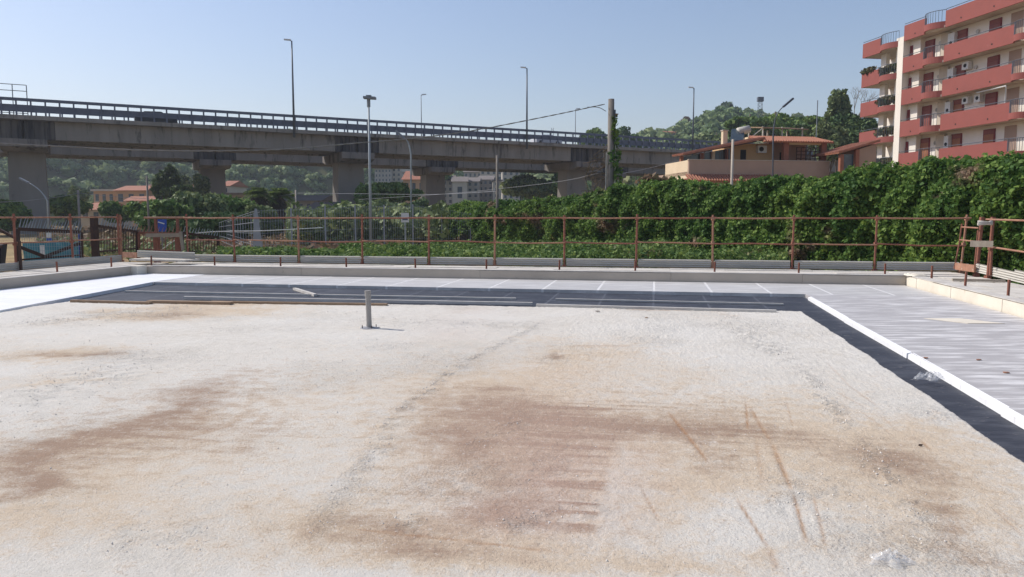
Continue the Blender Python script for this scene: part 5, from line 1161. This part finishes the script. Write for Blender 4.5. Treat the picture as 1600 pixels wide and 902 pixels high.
house('orange_shed', 'low house with a wide terracotta roof beside the yellowish pole', 126, 160, 328, 345, 112, R(-4), 'palewall', 'tile', 1, 2, gable=1.1)
house('annex', 'small orange lean-to with a terracotta roof in front of the taller orange house', 198, 240, 314, 324, 128, R(-4), 'orangewall', 'tile', 1, 2, gable=.8, depth=4)
house('orange_house', 'orange house end wall showing between the dark trees', 234, 246, 291, 318, 145, R(-4), 'orangewall', 'palewall', 2, 1)
house('orange_house', 'pale house with a terracotta roof left of the second pier', 285, 306, 295, 318, 150, R(-4), 'palewall', 'tile', 2, 2, gable=1.0)
house('orange_house', 'pale house with a terracotta roof right of the second pier', 345, 360, 291, 318, 150, R(-4), 'palewall', 'tile', 2, 1, gable=1.2)
house('grey_house', 'low grey flat roofed house right of the second pier', 358, 392, 305, 322, 120, R(-3), 'greywall', 'roofgrey', 1, 3)
house('grey_house', 'low grey house behind the slim pale pole', 440, 502, 314, 336, 108, R(-4), 'greywall', 'roofgrey', 1, 5, gable=.9)
house('grey_house', 'low ochre house behind the grating fence', 433, 478, 338, 358, 82, R(-3), 'orangewall', 'roofgrey', 1, 3, gable=.7)
house('grey_house', 'small pale shed with a grey gable roof beside the third pier', 478, 522, 328, 350, 90, R(-6), 'palewall', 'roofgrey', 1, 3, gable=1.0)
house('blue_flats', 'far bluish grey block of flats under the viaduct', 586, 612, 264, 300, 230, R(-5), 'greywall', 'roofgrey', 5, 5, cat='building')
house('blue_flats', 'far bluish block of flats with full width balconies under the viaduct', 612, 650, 262, 300, 232, R(-5), 'orangewall' if 0 else 'palewall', 'roofgrey', 5, 5, cat='building', balc=True)
house('red_roofed_house', 'house with a bright terracotta roof left of the fourth pier', 630, 664, 281, 305, 160, R(-5), 'orangewall', 'tile', 1, 3, gable=2.0)
house('grey_flats', 'grey four storey house at the right side of the fourth pier', 691, 708, 282, 320, 190, R(-2), 'greywall', 'roofgrey', 4, 2, gable=1.4, cat='building')
house('grey_flats', 'pale sunlit gable end wall of the middle grey flats', 707, 730, 284, 320, 184, R(4), 'palewall', 'roofgrey', 1, 1, gable=1.4, cat='building')  # end wall of the grey flats, sunlight put into the paler colour
house('grey_flats', 'shaded grey flats beside the pale gable end', 730, 748, 284, 320, 188, R(-2), 'greywall', 'roofgrey', 4, 2, gable=1.2, cat='building')
house('grey_flats', 'pinkish grey flats with four rows of windows left of the plain pole', 748, 770, 281, 320, 194, R(-3), 'greywall', 'roofgrey', 4, 3, gable=1.2, cat='building')
house('grey_flats', 'pale flats end wall directly behind the plain pole', 770, 783, 283, 320, 190, R(3), 'palewall', 'roofgrey', 4, 1, cat='building')
house('grey_flats', 'tall pale flats farther up the slope behind the grey ones', 750, 785, 266, 300, 240, R(-3), 'palewall', 'roofgrey', 4, 4, gable=1.0, cat='building')
house('grey_flats', 'rear pinkish flats right of the plain pole', 785, 812, 267, 312, 225, R(3), 'palewall', 'roofgrey', 5, 3, cat='building')
house('grey_flats', 'grey flats with a dark roof farther up behind the fourth pier', 725, 752, 269, 290, 245, R(-3), 'greywall', 'roofgrey', 2, 4, gable=1.5, cat='building')
house('hill_house', 'small ochre house with terraces high on the wooded hill', 1043, 1056, 207, 220, 255, R(8), 'villa_ochre', 'tile', 2, 2, gable=.8)
# ------------------------------------------------------------------ cars on the viaduct
def car(u, n, mat, label):
    s = s_at(u, n); p = VO+VD*s+VN*n; p.z = 11.30; r = thing('car', label, 'car', tuple(p), math.atan2(VD.y, VD.x)); 
    prof = [(-2.1, .35), (-2.1, .85), (-1.75, .95), (-1.15, 1.4), (.45, 1.45), (1.15, .95), (2.0, .8), (2.1, .35)]
    body = MB().extrude([(x, -.85, z) for x, z in prof], (0, 1.7, 0)).build('body', M[mat], r)
    for y in (-.862, .852): MB().extrude([(-1.1, y, .95), (-.95, y, 1.32), (.35, y, 1.34), (.9, y, .95)], (0, .01, 0)).build('side_window', M['glass'], r)
    MB().extrude([(.53, -.72, 1.43), (1.12, -.76, 1.0), (1.12, .76, 1.0), (.53, .72, 1.43)], (.02, 0, .02)).build('windscreen', M['glass'], r)
    for x in (-1.35, 1.35):
        for y in (-.87, .69): MB().tube([(x, y, .32), (x, y+.18, .32)], .32, 14).build('wheel', M['rubber'], r)
    for y in (-.6, .6): MB().box(2.06, 2.12, y-.15, y+.15, .6, .72).build('headlight', M['white'], r)
car(250, 2.6, 'cardark', 'dark car driving on the viaduct behind the left part of the rail')
car(853, 2.6, 'carwhite', 'white car driving on the viaduct near the tall lamp')
# ------------------------------------------------------------------ haze
m = bpy.data.materials.new('air'); m.use_nodes = True; t = m.node_tree; t.nodes.remove(t.nodes['Principled BSDF'])
pv = t.nodes.new('ShaderNodeVolumePrincipled'); pv.inputs['Color'].default_value = (.80, .88, 1, 1); pv.inputs['Density'].default_value = .00042; pv.inputs['Anisotropy'].default_value = .3
t.links.new(pv.outputs[0], t.nodes['Material Output'].inputs['Volume']); M['air'] = m
o = MB().box(-2600, 2600, -700, 3100, -160, 95).build('haze', m); tag(o, 'thin summer haze over the valley', 'haze', kind='stuff')
